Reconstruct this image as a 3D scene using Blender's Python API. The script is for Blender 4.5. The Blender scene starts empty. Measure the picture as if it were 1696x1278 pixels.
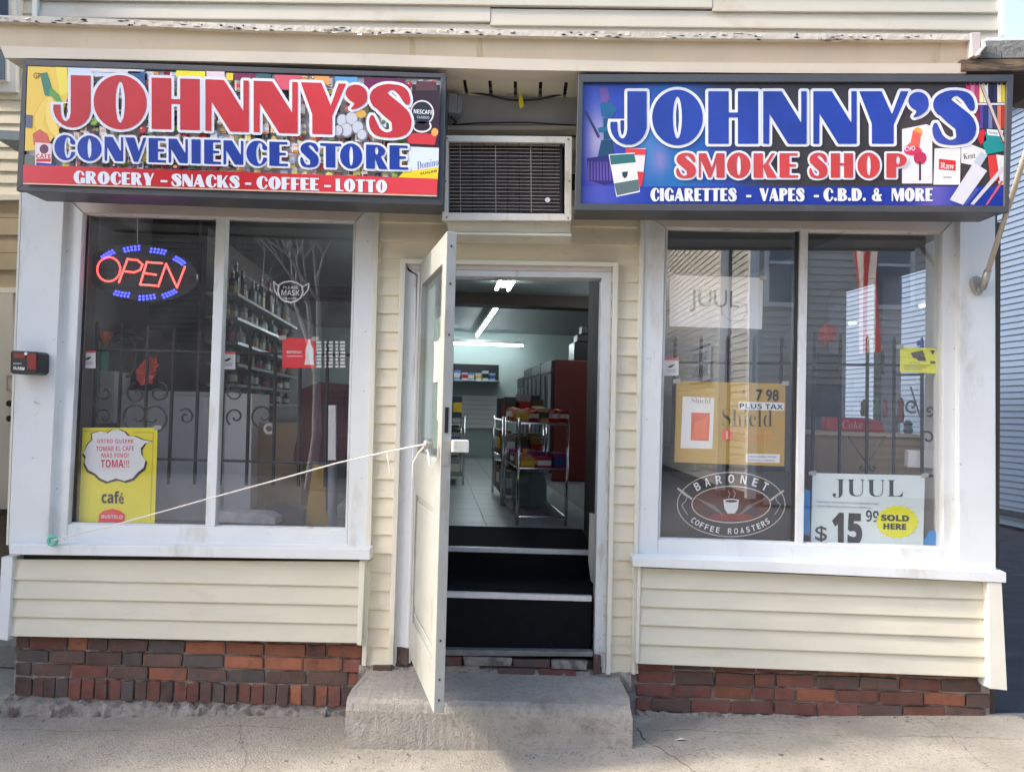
import bpy, bmesh, math, random
import numpy as np
from mathutils import Vector, Matrix
from mathutils.geometry import tessellate_polygon
rnd = random.Random(7)
SC = bpy.context.scene
COL = SC.collection
# ------------------------------------------------------------------ camera, light, exposure
YAW, PITCH, ROLL, DIST, EYE, FPX = 0.01499, 0.03237, 0.02482, 4.27, 1.65, 1281.0
W0, H0 = 1696.0, 1278.0
_f = np.array([-math.sin(YAW) * math.cos(PITCH), math.cos(YAW) * math.cos(PITCH), math.sin(PITCH)])
_r = np.array([math.cos(YAW), math.sin(YAW), 0.0])
_u = np.cross(_r, _f)
R_ = math.cos(ROLL) * _r + math.sin(ROLL) * _u
U_ = -math.sin(ROLL) * _r + math.cos(ROLL) * _u
CAM = np.array([0.0, -DIST, EYE])
cd = bpy.data.cameras.new('camera'); cam = bpy.data.objects.new('camera', cd); COL.objects.link(cam)
cam.matrix_world = Matrix(((R_[0], U_[0], -_f[0], CAM[0]), (R_[1], U_[1], -_f[1], CAM[1]), (R_[2], U_[2], -_f[2], CAM[2]), (0, 0, 0, 1)))
cd.sensor_width = 36; cd.lens = FPX / W0 * 36; cd.clip_start = 0.05; cd.clip_end = 1000
SC.camera = cam
SUN_EL, SUN_DIR = 40.0, 12.0     # elevation; travel direction, degrees from +X towards +Y
wd = bpy.data.worlds.new('World'); SC.world = wd; wd.use_nodes = True
nt = wd.node_tree; bg = nt.nodes['Background']
sky = nt.nodes.new('ShaderNodeTexSky'); sky.sky_type = 'NISHITA'; sky.sun_disc = False
sky.sun_elevation = math.radians(SUN_EL)
sky.air_density = 1.0; sky.dust_density = 3.0; sky.ozone_density = 0.6
nt.links.new(sky.outputs[0], bg.inputs[0]); bg.inputs[1].default_value = 0.15
a = math.radians(SUN_DIR); e = math.radians(SUN_EL)
sd = Vector((math.cos(e) * math.cos(a), math.cos(e) * math.sin(a), -math.sin(e)))
sky.sun_rotation = math.atan2(-sd.x, -sd.y)
sl = bpy.data.lights.new('sun', 'SUN'); sl.energy = 1.15; sl.angle = math.radians(5.0); sl.color = (1.0, 0.90, 0.76)
so = bpy.data.objects.new('sun', sl); COL.objects.link(so); so.rotation_euler = sd.to_track_quat('-Z', 'Y').to_euler(); so.location = (-10, -4, 12)
SC.view_settings.view_transform = 'Standard'; SC.view_settings.look = 'None'
SC.view_settings.exposure = 2.0; SC.view_settings.gamma = 1.0; SC.view_settings.use_curve_mapping = False
SC.render.engine = 'CYCLES'
cy = SC.cycles; cy.use_denoising = True; cy.max_bounces = 10; cy.transparent_max_bounces = 16
cy.diffuse_bounces = 4; cy.glossy_bounces = 4; cy.caustics_reflective = False; cy.caustics_refractive = False
cy.sample_clamp_indirect = 4.0

# ------------------------------------------------------------------ helpers
def ray(px, py):
    return _f + R_ * ((px - W0 / 2) / FPX) - U_ * ((py - H0 / 2) / FPX)
def P(px, py, Y=0.0):
    """world point on the plane y = Y seen at pixel (px, py) of the photograph"""
    d = ray(px, py); t = (Y + DIST) / d[1]
    q = CAM + d * t
    return (float(q[0]), float(q[1]), float(q[2]))
SK = math.radians(6.4)            # the lot runs 6.4 degrees off square to the shop front
def I(u, v, z=0.0):
    return (u * math.cos(SK) - v * math.sin(SK), u * math.sin(SK) + v * math.cos(SK), z)
def PU(px, py, u):
    """point on the plane of constant u of the skewed lot"""
    d = ray(px, py); n = np.array([math.cos(SK), math.sin(SK), 0])
    t = (u - CAM @ n) / (d @ n); q = CAM + d * t
    return q
def V_of(q): return -q[0] * math.sin(SK) + q[1] * math.cos(SK)

MATS = {}
def mat(name, col, rough=0.6, var=0.0, vs=6.0, bump=0.0, bs=60.0, metal=0.0, dirt=None, stretch=(1, 1, 1), rand=0.0, spec=0.5, emit=0.0, coat=0.0):
    """procedural material; dirt = (colour, scale, threshold, amount, stretch)"""
    if name in MATS: return MATS[name]
    m = bpy.data.materials.new(name); m.use_nodes = True; n = m.node_tree.nodes; L = m.node_tree.links
    b = n['Principled BSDF']; b.inputs['Roughness'].default_value = rough; b.inputs['Metallic'].default_value = metal
    b.inputs['Specular IOR Level'].default_value = spec
    if coat: b.inputs['Coat Weight'].default_value = coat; b.inputs['Coat Roughness'].default_value = 0.08
    geo = n.new('ShaderNodeNewGeometry')
    def mapped(st):
        mp = n.new('ShaderNodeMapping'); mp.inputs['Scale'].default_value = st; L.new(geo.outputs['Position'], mp.inputs['Vector']); return mp.outputs[0]
    base = n.new('ShaderNodeRGB'); base.outputs[0].default_value = (*col, 1); cur = base.outputs[0]
    if rand:
        oi = n.new('ShaderNodeObjectInfo'); h = n.new('ShaderNodeHueSaturation'); L.new(cur, h.inputs['Color'])
        mr = n.new('ShaderNodeMapRange'); mr.inputs[3].default_value = 1 - rand; mr.inputs[4].default_value = 1 + rand
        L.new(oi.outputs['Random'], mr.inputs[0]); L.new(mr.outputs[0], h.inputs['Value']); cur = h.outputs[0]
    if var:
        t = n.new('ShaderNodeTexNoise'); t.inputs['Scale'].default_value = vs; t.inputs['Detail'].default_value = 6; L.new(mapped(stretch), t.inputs['Vector'])
        h = n.new('ShaderNodeHueSaturation'); L.new(cur, h.inputs['Color'])
        mr = n.new('ShaderNodeMapRange'); mr.inputs[1].default_value = .25; mr.inputs[2].default_value = .75; mr.inputs[3].default_value = 1 - var; mr.inputs[4].default_value = 1 + var
        L.new(t.outputs['Fac'], mr.inputs[0]); L.new(mr.outputs[0], h.inputs['Value']); cur = h.outputs[0]
    dl = [] if dirt is None else (dirt if isinstance(dirt, list) else [dirt])
    for (dc, dsc, th, am, st) in dl:
        t = n.new('ShaderNodeTexNoise'); t.inputs['Scale'].default_value = dsc; t.inputs['Detail'].default_value = 8; t.inputs['Roughness'].default_value = .65; L.new(mapped(st), t.inputs['Vector'])
        mr = n.new('ShaderNodeMapRange'); mr.inputs[1].default_value = th; mr.inputs[2].default_value = th + .09; mr.inputs[3].default_value = 0; mr.inputs[4].default_value = am
        L.new(t.outputs['Fac'], mr.inputs[0])
        mx = n.new('ShaderNodeMix'); mx.data_type = 'RGBA'; L.new(mr.outputs[0], mx.inputs['Factor']); L.new(cur, mx.inputs['A']); mx.inputs['B'].default_value = (*dc, 1); cur = mx.outputs['Result']
    L.new(cur, b.inputs['Base Color'])
    if emit: L.new(cur, b.inputs['Emission Color']); b.inputs['Emission Strength'].default_value = emit
    if bump:
        t = n.new('ShaderNodeTexNoise'); t.inputs['Scale'].default_value = bs; t.inputs['Detail'].default_value = 6; L.new(mapped(stretch), t.inputs['Vector'])
        bp = n.new('ShaderNodeBump'); bp.inputs['Strength'].default_value = bump; bp.inputs['Distance'].default_value = .01; L.new(t.outputs['Fac'], bp.inputs['Height']); L.new(bp.outputs[0], b.inputs['Normal'])
    MATS[name] = m; return m
def glassmat(name, base=.1, tint=(1, 1, 1)):
    m = bpy.data.materials.new(name); m.use_nodes = True; n = m.node_tree.nodes; L = m.node_tree.links; n.clear()
    out = n.new('ShaderNodeOutputMaterial'); tr = n.new('ShaderNodeBsdfTransparent'); tr.inputs[0].default_value = (*tint, 1)
    gl = n.new('ShaderNodeBsdfGlossy'); gl.inputs['Roughness'].default_value = 0.0; gl.inputs[0].default_value = (.95, .97, 1, 1)
    t = n.new('ShaderNodeTexNoise'); t.inputs['Scale'].default_value = 1.6; geo = n.new('ShaderNodeNewGeometry'); L.new(geo.outputs['Position'], t.inputs['Vector'])
    bp = n.new('ShaderNodeBump'); bp.inputs['Strength'].default_value = .012; bp.inputs['Distance'].default_value = .02; L.new(t.outputs['Fac'], bp.inputs['Height']); L.new(bp.outputs[0], gl.inputs['Normal'])
    dt = n.new('ShaderNodeVectorMath'); dt.operation = 'DOT_PRODUCT'; L.new(geo.outputs['Normal'], dt.inputs[0]); L.new(geo.outputs['Incoming'], dt.inputs[1])
    def mth(op, a_, b_):
        q = n.new('ShaderNodeMath'); q.operation = op
        for k_, z_ in enumerate((a_, b_)):
            if z_ is None: continue
            if isinstance(z_, (int, float)): q.inputs[k_].default_value = z_
            else: L.new(z_, q.inputs[k_])
        return q.outputs[0]
    ab = mth('ABSOLUTE', dt.outputs['Value'], None); iv = mth('SUBTRACT', 1.0, ab); pw = mth('POWER', iv, 5.0)
    mr = n.new('ShaderNodeMapRange'); mr.inputs[1].default_value = 0; mr.inputs[2].default_value = 1; mr.inputs[3].default_value = base; mr.inputs[4].default_value = .95; L.new(pw, mr.inputs[0])
    mx = n.new('ShaderNodeMixShader'); L.new(mr.outputs[0], mx.inputs[0]); L.new(tr.outputs[0], mx.inputs[1]); L.new(gl.outputs[0], mx.inputs[2])
    # a thin film of street dust on the pane
    df = n.new('ShaderNodeBsdfDiffuse'); df.inputs[0].default_value = (.6, .6, .58, 1)
    t2 = n.new('ShaderNodeTexNoise'); t2.inputs['Scale'].default_value = 5; t2.inputs['Detail'].default_value = 8; L.new(geo.outputs['Position'], t2.inputs['Vector'])
    mr2 = n.new('ShaderNodeMapRange'); mr2.inputs[1].default_value = .35; mr2.inputs[2].default_value = .8; mr2.inputs[3].default_value = .012; mr2.inputs[4].default_value = .06; L.new(t2.outputs['Fac'], mr2.inputs[0])
    m2 = n.new('ShaderNodeMixShader'); L.new(mr2.outputs[0], m2.inputs[0]); L.new(mx.outputs[0], m2.inputs[1]); L.new(df.outputs[0], m2.inputs[2])
    L.new(m2.outputs[0], out.inputs[0]); MATS[name] = m; return m
def inkmat():
    m = bpy.data.materials.new('printed_ink'); m.use_nodes = True; n = m.node_tree.nodes; L = m.node_tree.links
    b = n['Principled BSDF']; b.inputs['Roughness'].default_value = .32; at = n.new('ShaderNodeAttribute'); at.attribute_name = 'ink'
    L.new(at.outputs['Color'], b.inputs['Base Color']); return m
INK = inkmat()
INKG = 1.0
def s2l(c):
    return tuple(min(.9, INKG) * 0 + min(.88, INKG * ((x / 255) / 12.92 if x / 255 <= .04045 else ((x / 255 + .055) / 1.055) ** 2.4)) for x in c)
WO = {}
def empty(name, loc, label=None, cat=None, group=None):
    o = bpy.data.objects.new(name, None); COL.objects.link(o); o.empty_display_size = .1
    o.location = loc; WO[o] = Vector(loc); tag(o, label, cat, group); return o
def tag(o, label=None, cat=None, group=None, kind=None):
    if label: o['label'] = label
    if cat: o['category'] = cat
    if group: o['group'] = group
    if kind: o['kind'] = kind
    return o
class M:
    def __init__(s): s.v = []; s.f = []; s.c = []; s.layer = 0
    def add(s, vs, fs, col=None):
        k = len(s.v); s.v += [tuple(map(float, q)) for q in vs]; s.f += [tuple(i + k for i in f) for f in fs]
        if col is not None: s.c += [col] * len(fs)
        return s
    def prism(s, pts, y0, y1, col=None):
        """outline [(x, z)] or [(x, y, z)] in the facade plane, from y0 back to y1"""
        n = len(pts); g = [(p[0], p[-1]) for p in pts]
        return s.add([(x, y0, z) for x, z in g] + [(x, y1, z) for x, z in g],
                     [tuple(range(n)), tuple(range(2 * n - 1, n - 1, -1))] + [(i, i + n, (i + 1) % n + n, (i + 1) % n) for i in range(n)], col)
    def ppx(s, px, y0, y1): return s.prism([P(a, b, y0) for a, b in px], y0, y1)
    def bpx(s, x0, y0, x1, y1, Ya, Yb): return s.ppx([(x0, y0), (x1, y0), (x1, y1), (x0, y1)], Ya, Yb)
    def box(s, x0, x1, y0, y1, z0, z1, T=None):
        vs = [(x, y, z) for z in (z0, z1) for y in (y0, y1) for x in (x0, x1)]
        if T: vs = [T(*q) for q in vs]
        return s.add(vs, [(0, 2, 3, 1), (4, 5, 7, 6), (0, 1, 5, 4), (2, 6, 7, 3), (0, 4, 6, 2), (1, 3, 7, 5)])
    def poly(s, pts, col=None, lay=None):
        return s.add(pts, [tuple(range(len(pts)))], col)
    def art(s, px, col, Y, lay):
        return s.poly([P(a, b, Y - lay * .0003) for a, b in px], s2l(col) if max(col) > 1.01 else col)
    def grad(s, quad, fn, nx, ny, Y, lay):
        """printed gradient over a px quad (tl, tr, br, bl); fn(t, s) -> 0..255 colour"""
        def pt(t, q): return tuple((quad[0][i] + (quad[1][i] - quad[0][i]) * t) * (1 - q) + (quad[3][i] + (quad[2][i] - quad[3][i]) * t) * q for i in (0, 1))
        for j in range(ny):
            for i in range(nx):
                cs = [(i / nx, j / ny), ((i + 1) / nx, j / ny), ((i + 1) / nx, (j + 1) / ny), (i / nx, (j + 1) / ny)]
                s.add([P(*pt(*c_), Y - lay * .0003) for c_ in cs], [(0, 1, 2, 3)], tuple(s2l(fn(*c_)) for c_ in cs))
    def tube(s, path, r, n=8, caps=True, closed=False):
        path = [Vector(p) for p in path]; m = len(path); rs = r if isinstance(r, (list, tuple)) else [r] * m
        rings = []; up = None
        for i, p in enumerate(path):
            if closed: d = (path[(i + 1) % m] - path[i - 1])
            else: d = path[min(i + 1, m - 1)] - path[max(i - 1, 0)]
            d.normalize()
            if up is None:
                up = Vector((0, 0, 1)) if abs(d.z) < .9 else Vector((0, 1, 0))
            a_ = d.cross(up).normalized(); b_ = a_.cross(d).normalized(); up = b_
            rings.append([p + (a_ * math.cos(2 * math.pi * k / n) + b_ * math.sin(2 * math.pi * k / n)) * rs[i] for k in range(n)])
        vs = [q for rg in rings for q in rg]; fs = []
        for i in range(m if closed else m - 1):
            j = (i + 1) % m
            for k in range(n): fs.append((i * n + k, i * n + (k + 1) % n, j * n + (k + 1) % n, j * n + k))
        if caps and not closed: fs += [tuple(range(n - 1, -1, -1)), tuple(range((m - 1) * n, m * n))]
        return s.add(vs, fs)
    def lathe(s, prof, c, n=12, T=None):
        vs = []; fs = []
        for r, z in prof:
            for k in range(n):
                q = (c[0] + r * math.cos(2 * math.pi * k / n), c[1] + r * math.sin(2 * math.pi * k / n), c[2] + z); vs.append(q)
        for i in range(len(prof) - 1):
            for k in range(n): fs.append((i * n + k, i * n + (k + 1) % n, (i + 1) * n + (k + 1) % n, (i + 1) * n + k))
        fs += [tuple(range(n - 1, -1, -1)), tuple(range((len(prof) - 1) * n, len(prof) * n))]
        return s.add(vs, fs)
    def build(s, name, m, parent=None, origin=None, bevel=0, smooth=False):
        if parent is not None: o0 = WO[parent]
        if origin is not None: org = Vector(origin)
        elif s.v:
            a_ = np.array(s.v); org = Vector(((a_[:, 0].min() + a_[:, 0].max()) / 2, (a_[:, 1].min() + a_[:, 1].max()) / 2, a_[:, 2].min()))
        me = bpy.data.meshes.new(name); me.from_pydata([(q[0] - org.x, q[1] - org.y, q[2] - org.z) for q in s.v], [], s.f)
        if s.c:
            at = me.color_attributes.new('ink', 'FLOAT_COLOR', 'CORNER'); k = 0
            for pi, pol in enumerate(me.polygons):
                cc = s.c[pi]; multi = isinstance(cc[0], tuple)
                for li in range(len(pol.loop_indices)): at.data[k].color = (*(cc[li] if multi else cc)[:3], 1); k += 1
        me.materials.append(m if not isinstance(m, str) else MATS[m]); me.update()
        if smooth:
            for p_ in me.polygons: p_.use_smooth = True
        o = bpy.data.objects.new(name, me); COL.objects.link(o); WO[o] = org
        if parent is not None: o.parent = parent; o.location = org - o0
        else: o.location = org
        if bevel:
            md = o.modifiers.new('bevel', 'BEVEL'); md.width = bevel; md.segments = 2; md.limit_method = 'ANGLE'; md.angle_limit = .7
        return o
def copy_tree(o, loc, parent=None, label=None):
    c = o.copy(); COL.objects.link(c); c.parent = parent
    if parent is None: c.location = loc
    if label: c['label'] = label
    for ch in o.children: copy_tree(ch, None, c)
    return c

# ------------------------------------------------------------------ lettering: flared display capitals as signed distance shapes
def sd_poly(pts, X, Y):
    d = np.full(X.shape, 1e9); ins = np.zeros(X.shape, bool); n = len(pts)
    for i in range(n):
        ax, ay = pts[i]; bx, by = pts[(i + 1) % n]; ex, ey = bx - ax, by - ay; wx, wy = X - ax, Y - ay
        t = np.clip((wx * ex + wy * ey) / (ex * ex + ey * ey + 1e-12), 0, 1); dx, dy = wx - ex * t, wy - ey * t
        d = np.minimum(d, dx * dx + dy * dy)
        c = ((ay > Y) != (by > Y)) & (X < (bx - ax) * (Y - ay) / ((by - ay) if by != ay else 1e-12) + ax)
        ins ^= c
    d = np.sqrt(d); return np.where(ins, -d, d)
def EL(cx, cy_, rx, ry, a0=0, a1=360, n=44):
    return [(cx + rx * math.cos(math.radians(a0 + (a1 - a0) * k / n)), cy_ + ry * math.sin(math.radians(a0 + (a1 - a0) * k / n))) for k in range(n + (a1 - a0 < 360))]
def RC(x0, y0, x1, y1): return [(x0, y0), (x1, y0), (x1, y1), (x0, y1)]
def STR(pts, n=80):
    """variable-width stroke through (x, y, r)"""
    p = np.array(pts); out = []
    t = np.linspace(0, len(p) - 1, n)
    for q in t:
        i = min(int(q), len(p) - 2); f = q - i; p0 = p[max(i - 1, 0)]; p1 = p[i]; p2 = p[i + 1]; p3 = p[min(i + 2, len(p) - 1)]
        out.append(.5 * ((2 * p1) + (-p0 + p2) * f + (2 * p0 - 5 * p1 + 4 * p2 - p3) * f * f + (-p0 + 3 * p1 - 3 * p2 + p3) * f ** 3))
    return ('S', out)
G = {}   # letter: (width, [add...], [subtract...], [add again...])
G['J'] = (.66, [RC(.31, .3, .66, 1), EL(.33, .35, .33, .37)], [RC(-.1, .42, .31, .9), EL(.22, .30, .09, .20), RC(.13, .3, .31, .5)], [RC(.31, .3, .66, 1)])
G['O'] = (.95, [EL(.475, .5, .475, .53)], [EL(.475, .5, .085, .40)], [])
G['H'] = (.88, [RC(0, 0, .36, 1), RC(.52, 0, .88, 1), RC(.3, .5, .6, .595)], [], [])
G['N'] = (.80, [[(0, 0), (0, 1), (.34, 1), (.70, .40), (.70, 1), (.80, 1), (.80, 0), (.46, 0), (.11, .58), (.11, 0)]], [], [])
G['Y'] = (.86, [[(0, 1), (.39, 1), (.57, .56), (.72, 1), (.86, 1), (.60, .36), (.60, 0), (.22, 0), (.22, .38)]], [], [])
G["'"] = (.34, [STR([(.16, .82, .165), (.18, .80, .17), (.23, .70, .11), (.18, .58, .05), (.10, .52, .02)])], [], [])
G['S'] = (.80, [STR([(.72, .60, .01), (.70, .72, .07), (.62, .88, .09), (.44, .965, .055), (.26, .90, .10), (.19, .74, .175), (.38, .56, .19), (.58, .38, .19), (.60, .20, .17), (.50, .07, .085), (.32, .025, .05), (.14, .10, .08), (.07, .26, .07), (.06, .38, .03)], 130)], [RC(-.2, .40, .3, .55), RC(.66, .50, 1.0, .63)], [STR([(.19, .74, .175), (.38, .56, .19), (.58, .38, .19), (.60, .20, .17)], 50)])
G['C'] = (.84, [EL(.45, .5, .45, .53)], [EL(.55, .5, .155, .44), RC(.55, .33, 1.1, .66), RC(.84, -.1, 1.2, 1.1)], [STR([(.74, .74, .10), (.75, .73, .10)], 3)])
G['G'] = (.90, [EL(.45, .5, .45, .53)], [EL(.54, .5, .15, .44), RC(.54, .30, 1.1, .66), RC(.86, -.1, 1.2, 1.1)], [RC(.56, .03, .90, .46), STR([(.74, .76, .09), (.75, .75, .09)], 3)])
G['E'] = (.68, [RC(0, 0, .36, 1), RC(.2, 0, .68, .10), RC(.2, .45, .60, .55), RC(.2, .90, .66, 1)], [], [])
G['F'] = (.66, [RC(0, 0, .36, 1), RC(.2, .42, .58, .52), RC(.2, .90, .66, 1)], [], [])
G['I'] = (.36, [RC(0, 0, .36, 1)], [], [])
G['L'] = (.66, [RC(0, 0, .36, 1), RC(.2, 0, .66, .10)], [], [])
G['T'] = (.80, [RC(.22, 0, .58, 1), RC(0, .89, .80, 1)], [], [])
G['P'] = (.76, [RC(0, 0, .36, 1), EL(.40, .72, .36, .28)], [EL(.43, .72, .07, .18)], [])
G['R'] = (.88, [RC(0, 0, .36, 1), EL(.40, .74, .38, .26), [(.34, .52), (.60, .50), (.88, 0), (.52, 0)]], [EL(.43, .75, .07, .16)], [])
G['B'] = (.80, [RC(0, 0, .36, 1), EL(.40, .75, .34, .25), EL(.40, .28, .40, .285)], [EL(.43, .76, .06, .15), EL(.44, .27, .075, .17)], [])
G['D'] = (.88, [RC(0, 0, .4, 1), EL(.38, .5, .50, .50)], [EL(.44, .5, .08, .39), RC(-1, -.2, 0, 1.2)], [])
G['K'] = (.90, [RC(0, 0, .36, 1), [(.34, .42), (.70, 1), (.82, 1), (.46, .40)], [(.36, .50), (.52, .64), (.90, 0), (.52, 0)]], [], [])
G['M'] = (1.14, [[(0, 0), (0, 1), (.34, 1), (.58, .40), (.78, 1), (1.14, 1), (1.14, 0), (.78, 0), (.78, .62), (.55, 0), (.44, 0), (.10, .72), (.10, 0)]], [], [])
G['A'] = (.90, [[(0, 0), (.34, 1), (.56, 1), (.90, 0), (.50, 0), (.44, .22), (.20, .22), (.12, 0)]], [[(.24, .33), (.41, .33), (.33, .64)]], [])
G['V'] = (.86, [[(0, 1), (.38, 1), (.56, .42), (.74, 1), (.86, 1), (.53, 0), (.36, 0)]], [], [])
G['&'] = (.92, [EL(.36, .28, .36, .29), EL(.42, .78, .24, .23), [(.18, .74), (.50, .80), (.92, 0), (.50, 0)], STR([(.60, .30, .05), (.78, .46, .07), (.84, .46, .07)], 20)], [EL(.36, .27, .08, .17), EL(.43, .80, .07, .12)], [])
G['-'] = (.40, [RC(0, .30, .40, .47)], [], [])
G['.'] = (.28, [EL(.14, .13, .13, .13)], [], [])
def field(g, X, Y):
    def one(sh):
        if isinstance(sh, tuple):
            d = np.full(X.shape, 1e9)
            for q in sh[1]: d = np.minimum(d, np.hypot(X - q[0], Y - q[1]) - max(q[2], .004))
            return d
        return sd_poly(sh, X, Y)
    d = np.minimum.reduce([one(s_) for s_ in g[1]])
    for s_ in g[2]: d = np.maximum(d, -one(s_))
    for s_ in g[3]: d = np.minimum(d, one(s_))
    return d
def contours(F, xs, ys):
    ins = F < 0; nx, ny = F.shape; nxt = {}
    def ept(i, j, k):
        if k == 0: a_, b_ = (i, j), (i + 1, j)
        elif k == 1: a_, b_ = (i + 1, j), (i + 1, j + 1)
        elif k == 2: a_, b_ = (i, j + 1), (i + 1, j + 1)
        else: a_, b_ = (i, j), (i, j + 1)
        return (a_, b_)
    tab = {1: [(3, 0)], 2: [(0, 1)], 3: [(3, 1)], 4: [(1, 2)], 5: [(3, 2), (1, 0)], 6: [(0, 2)], 7: [(3, 2)], 8: [(2, 3)], 9: [(2, 0)], 10: [(0, 3), (2, 1)], 11: [(2, 1)], 12: [(1, 3)], 13: [(1, 0)], 14: [(0, 3)]}
    code = ins[:-1, :-1] * 1 + ins[1:, :-1] * 2 + ins[1:, 1:] * 4 + ins[:-1, 1:] * 8
    I_, J_ = np.nonzero((code > 0) & (code < 15))
    for i, j in zip(I_.tolist(), J_.tolist()):
        for k0, k1 in tab[int(code[i, j])]: nxt[ept(i, j, k0)] = ept(i, j, k1)
    out = []
    while nxt:
        st, en = nxt.popitem(); ch = [st]; cur = en
        while cur != st and cur in nxt: ch.append(cur); cur = nxt.pop(cur)
        pts = []
        for (a_, b_) in ch:
            fa, fb = F[a_], F[b_]; t = fa / (fa - fb) if fa != fb else .5
            pts.append((xs[a_[0]] + (xs[b_[0]] - xs[a_[0]]) * t, ys[a_[1]] + (ys[b_[1]] - ys[a_[1]]) * t))
        if len(pts) > 5: out.append(pts)
    return out
def simp(pts, tol):
    def dp(a_):
        if len(a_) < 3: return a_
        p = np.array(a_); d = p[-1] - p[0]; L_ = math.hypot(*d)
        if L_ < 1e-9: dist = np.hypot(*(p - p[0]).T)
        else: dist = abs(d[0] * (p[:, 1] - p[0, 1]) - d[1] * (p[:, 0] - p[0, 0])) / L_
        k = int(dist.argmax())
        if dist[k] < tol: return [a_[0], a_[-1]]
        return dp(a_[:k + 1])[:-1] + dp(a_[k:])
    h = len(pts) // 2
    return dp(pts[:h + 1])[:-1] + dp(pts[h:] + [pts[0]])[:-1]
GC = {}
def glyph(ch, grow, sx, res):
    """triangulated outline of a letter, grown by `grow` cap heights, x scale sx"""
    key = (ch, grow, round(sx, 2), res)
    if key in GC: return GC[key]
    g = G[ch]; m = grow + .06; st = 1.0 / res
    xs = np.arange(-m / sx, g[0] + m / sx, st / sx); ys = np.arange(-.08 - m, 1.08 + m, st)
    X, Y = np.meshgrid(xs, ys, indexing='ij')
    def sc(s_):
        if isinstance(s_, tuple): return s_
        return [(q[0] * sx, q[1]) for q in s_]
    F = None
    if abs(sx - 1) < .35: F = field(g, X, Y) - grow / (.5 + .5 * sx) if grow else field(g, X, Y)
    else: F = field(g, X, Y) - grow
    cs = [simp(c_, .35 / res) for c_ in contours(F, xs, ys)]; cs = [c_ for c_ in cs if len(c_) > 2]
    tri = tessellate_polygon([[Vector((a_[0], a_[1], 0)) for a_ in c_] for c_ in cs]); flat = [a_ for c_ in cs for a_ in c_]
    GC[key] = (flat, tri); return GC[key]
def letters(m, chars, spans, base, cap, Y, grow=0, res=70):
    """spans: px [x0, x1] per letter; base(x) -> px y of baseline; cap px"""
    for k0, (ch, (x0, x1)) in enumerate(zip(chars, spans)):
        g = G[ch]; sx = (x1 - x0) / cap / g[0]; flat, tri = glyph(ch, grow, sx, res)
        vs = []
        for (a_, b_) in flat:
            px = x0 + a_ * (x1 - x0) / g[0]; vs.append(P(px, base(px) - b_ * cap, Y - (.0005 * (k0 % 3) if grow > .03 else 0)))
        m.add(vs, [t for t in tri])
def word_spans(w, x0, x1, gap=.07, space=.4):
    tot = 0; pos = []
    for ch in w:
        if ch == ' ': tot += space; pos.append(None); continue
        pos.append((tot, tot + G[ch][0])); tot += G[ch][0] + gap
    tot -= gap; k = (x1 - x0) / tot
    return [(x0 + p_[0] * k, x0 + p_[1] * k) for p_ in pos if p_]
# built-in font text
def bold(s, serif=False):
    o = ''
    for c_ in s:
        if serif:
            if 'A' <= c_ <= 'Z': o += chr(0x1D400 + ord(c_) - 65); continue
            if 'a' <= c_ <= 'z': o += chr(0x1D41A + ord(c_) - 97); continue
            if '0' <= c_ <= '9': o += chr(0x1D7CE + ord(c_) - 48); continue
        else:
            if 'A' <= c_ <= 'Z': o += chr(0x1D5D4 + ord(c_) - 65); continue
            if 'a' <= c_ <= 'z': o += chr(0x1D5EE + ord(c_) - 97); continue
            if '0' <= c_ <= '9': o += chr(0x1D7EC + ord(c_) - 48); continue
        o += c_
    return o
TC = {}
def text_mesh(s, off=0.0):
    k = (s, off)
    if k in TC: return TC[k]
    cu = bpy.data.curves.new('t', 'FONT'); cu.body = s; cu.offset = off; cu.resolution_u = 3; o = bpy.data.objects.new('t', cu); COL.objects.link(o)
    me = bpy.data.meshes.new_from_object(o.evaluated_get(bpy.context.evaluated_depsgraph_get()))
    vs = [(v.co.x, v.co.y) for v in me.vertices]; fs = [tuple(p_.vertices) for p_ in me.polygons]
    bpy.data.objects.remove(o); bpy.data.curves.remove(cu); bpy.data.meshes.remove(me)
    TC[k] = (vs, fs); return TC[k]
def put_text(m, s, bl, br, tl, Y, off=0.0, col=None):
    """text bounding box mapped on the px frame bl, br, tl"""
    vs, fs = text_mesh(s, off); a_ = np.array(vs); lo = a_.min(0); hi = a_.max(0)
    out = []
    for (x, y) in vs:
        u = (x - lo[0]) / (hi[0] - lo[0]); v = (y - lo[1]) / (hi[1] - lo[1])
        out.append(P(bl[0] + u * (br[0] - bl[0]) + v * (tl[0] - bl[0]), bl[1] + u * (br[1] - bl[1]) + v * (tl[1] - bl[1]), Y))
    m.add(out, fs, s2l(col) if col else None)
def circ(cx, cy_, rx, ry=None, n=24, a0=0, a1=360, rot=0):
    ry = rx if ry is None else ry; c_, s_ = math.cos(math.radians(rot)), math.sin(math.radians(rot)); o = []
    for k in range(n):
        t = math.radians(a0 + (a1 - a0) * k / (n if a1 - a0 >= 360 else n - 1)); x, y = rx * math.cos(t), ry * math.sin(t); o.append((cx + x * c_ - y * s_, cy_ + x * s_ + y * c_))
    return o
def rect(x0, y0, x1, y1): return [(x0, y0), (x1, y0), (x1, y1), (x0, y1)]
def line_px(x0, y0, x1, y1, w):
    L_ = math.hypot(x1 - x0, y1 - y0); nx, ny = -(y1 - y0) / L_ * w / 2, (x1 - x0) / L_ * w / 2
    return [(x0 + nx, y0 + ny), (x1 + nx, y1 + ny), (x1 - nx, y1 - ny), (x0 - nx, y0 - ny)]
def pl_px(m, pts, w, col, Y, lay):
    for i in range(len(pts) - 1): m.art(line_px(*pts[i], *pts[i + 1], w), col, Y, lay + (i % 2) * .3)

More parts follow.
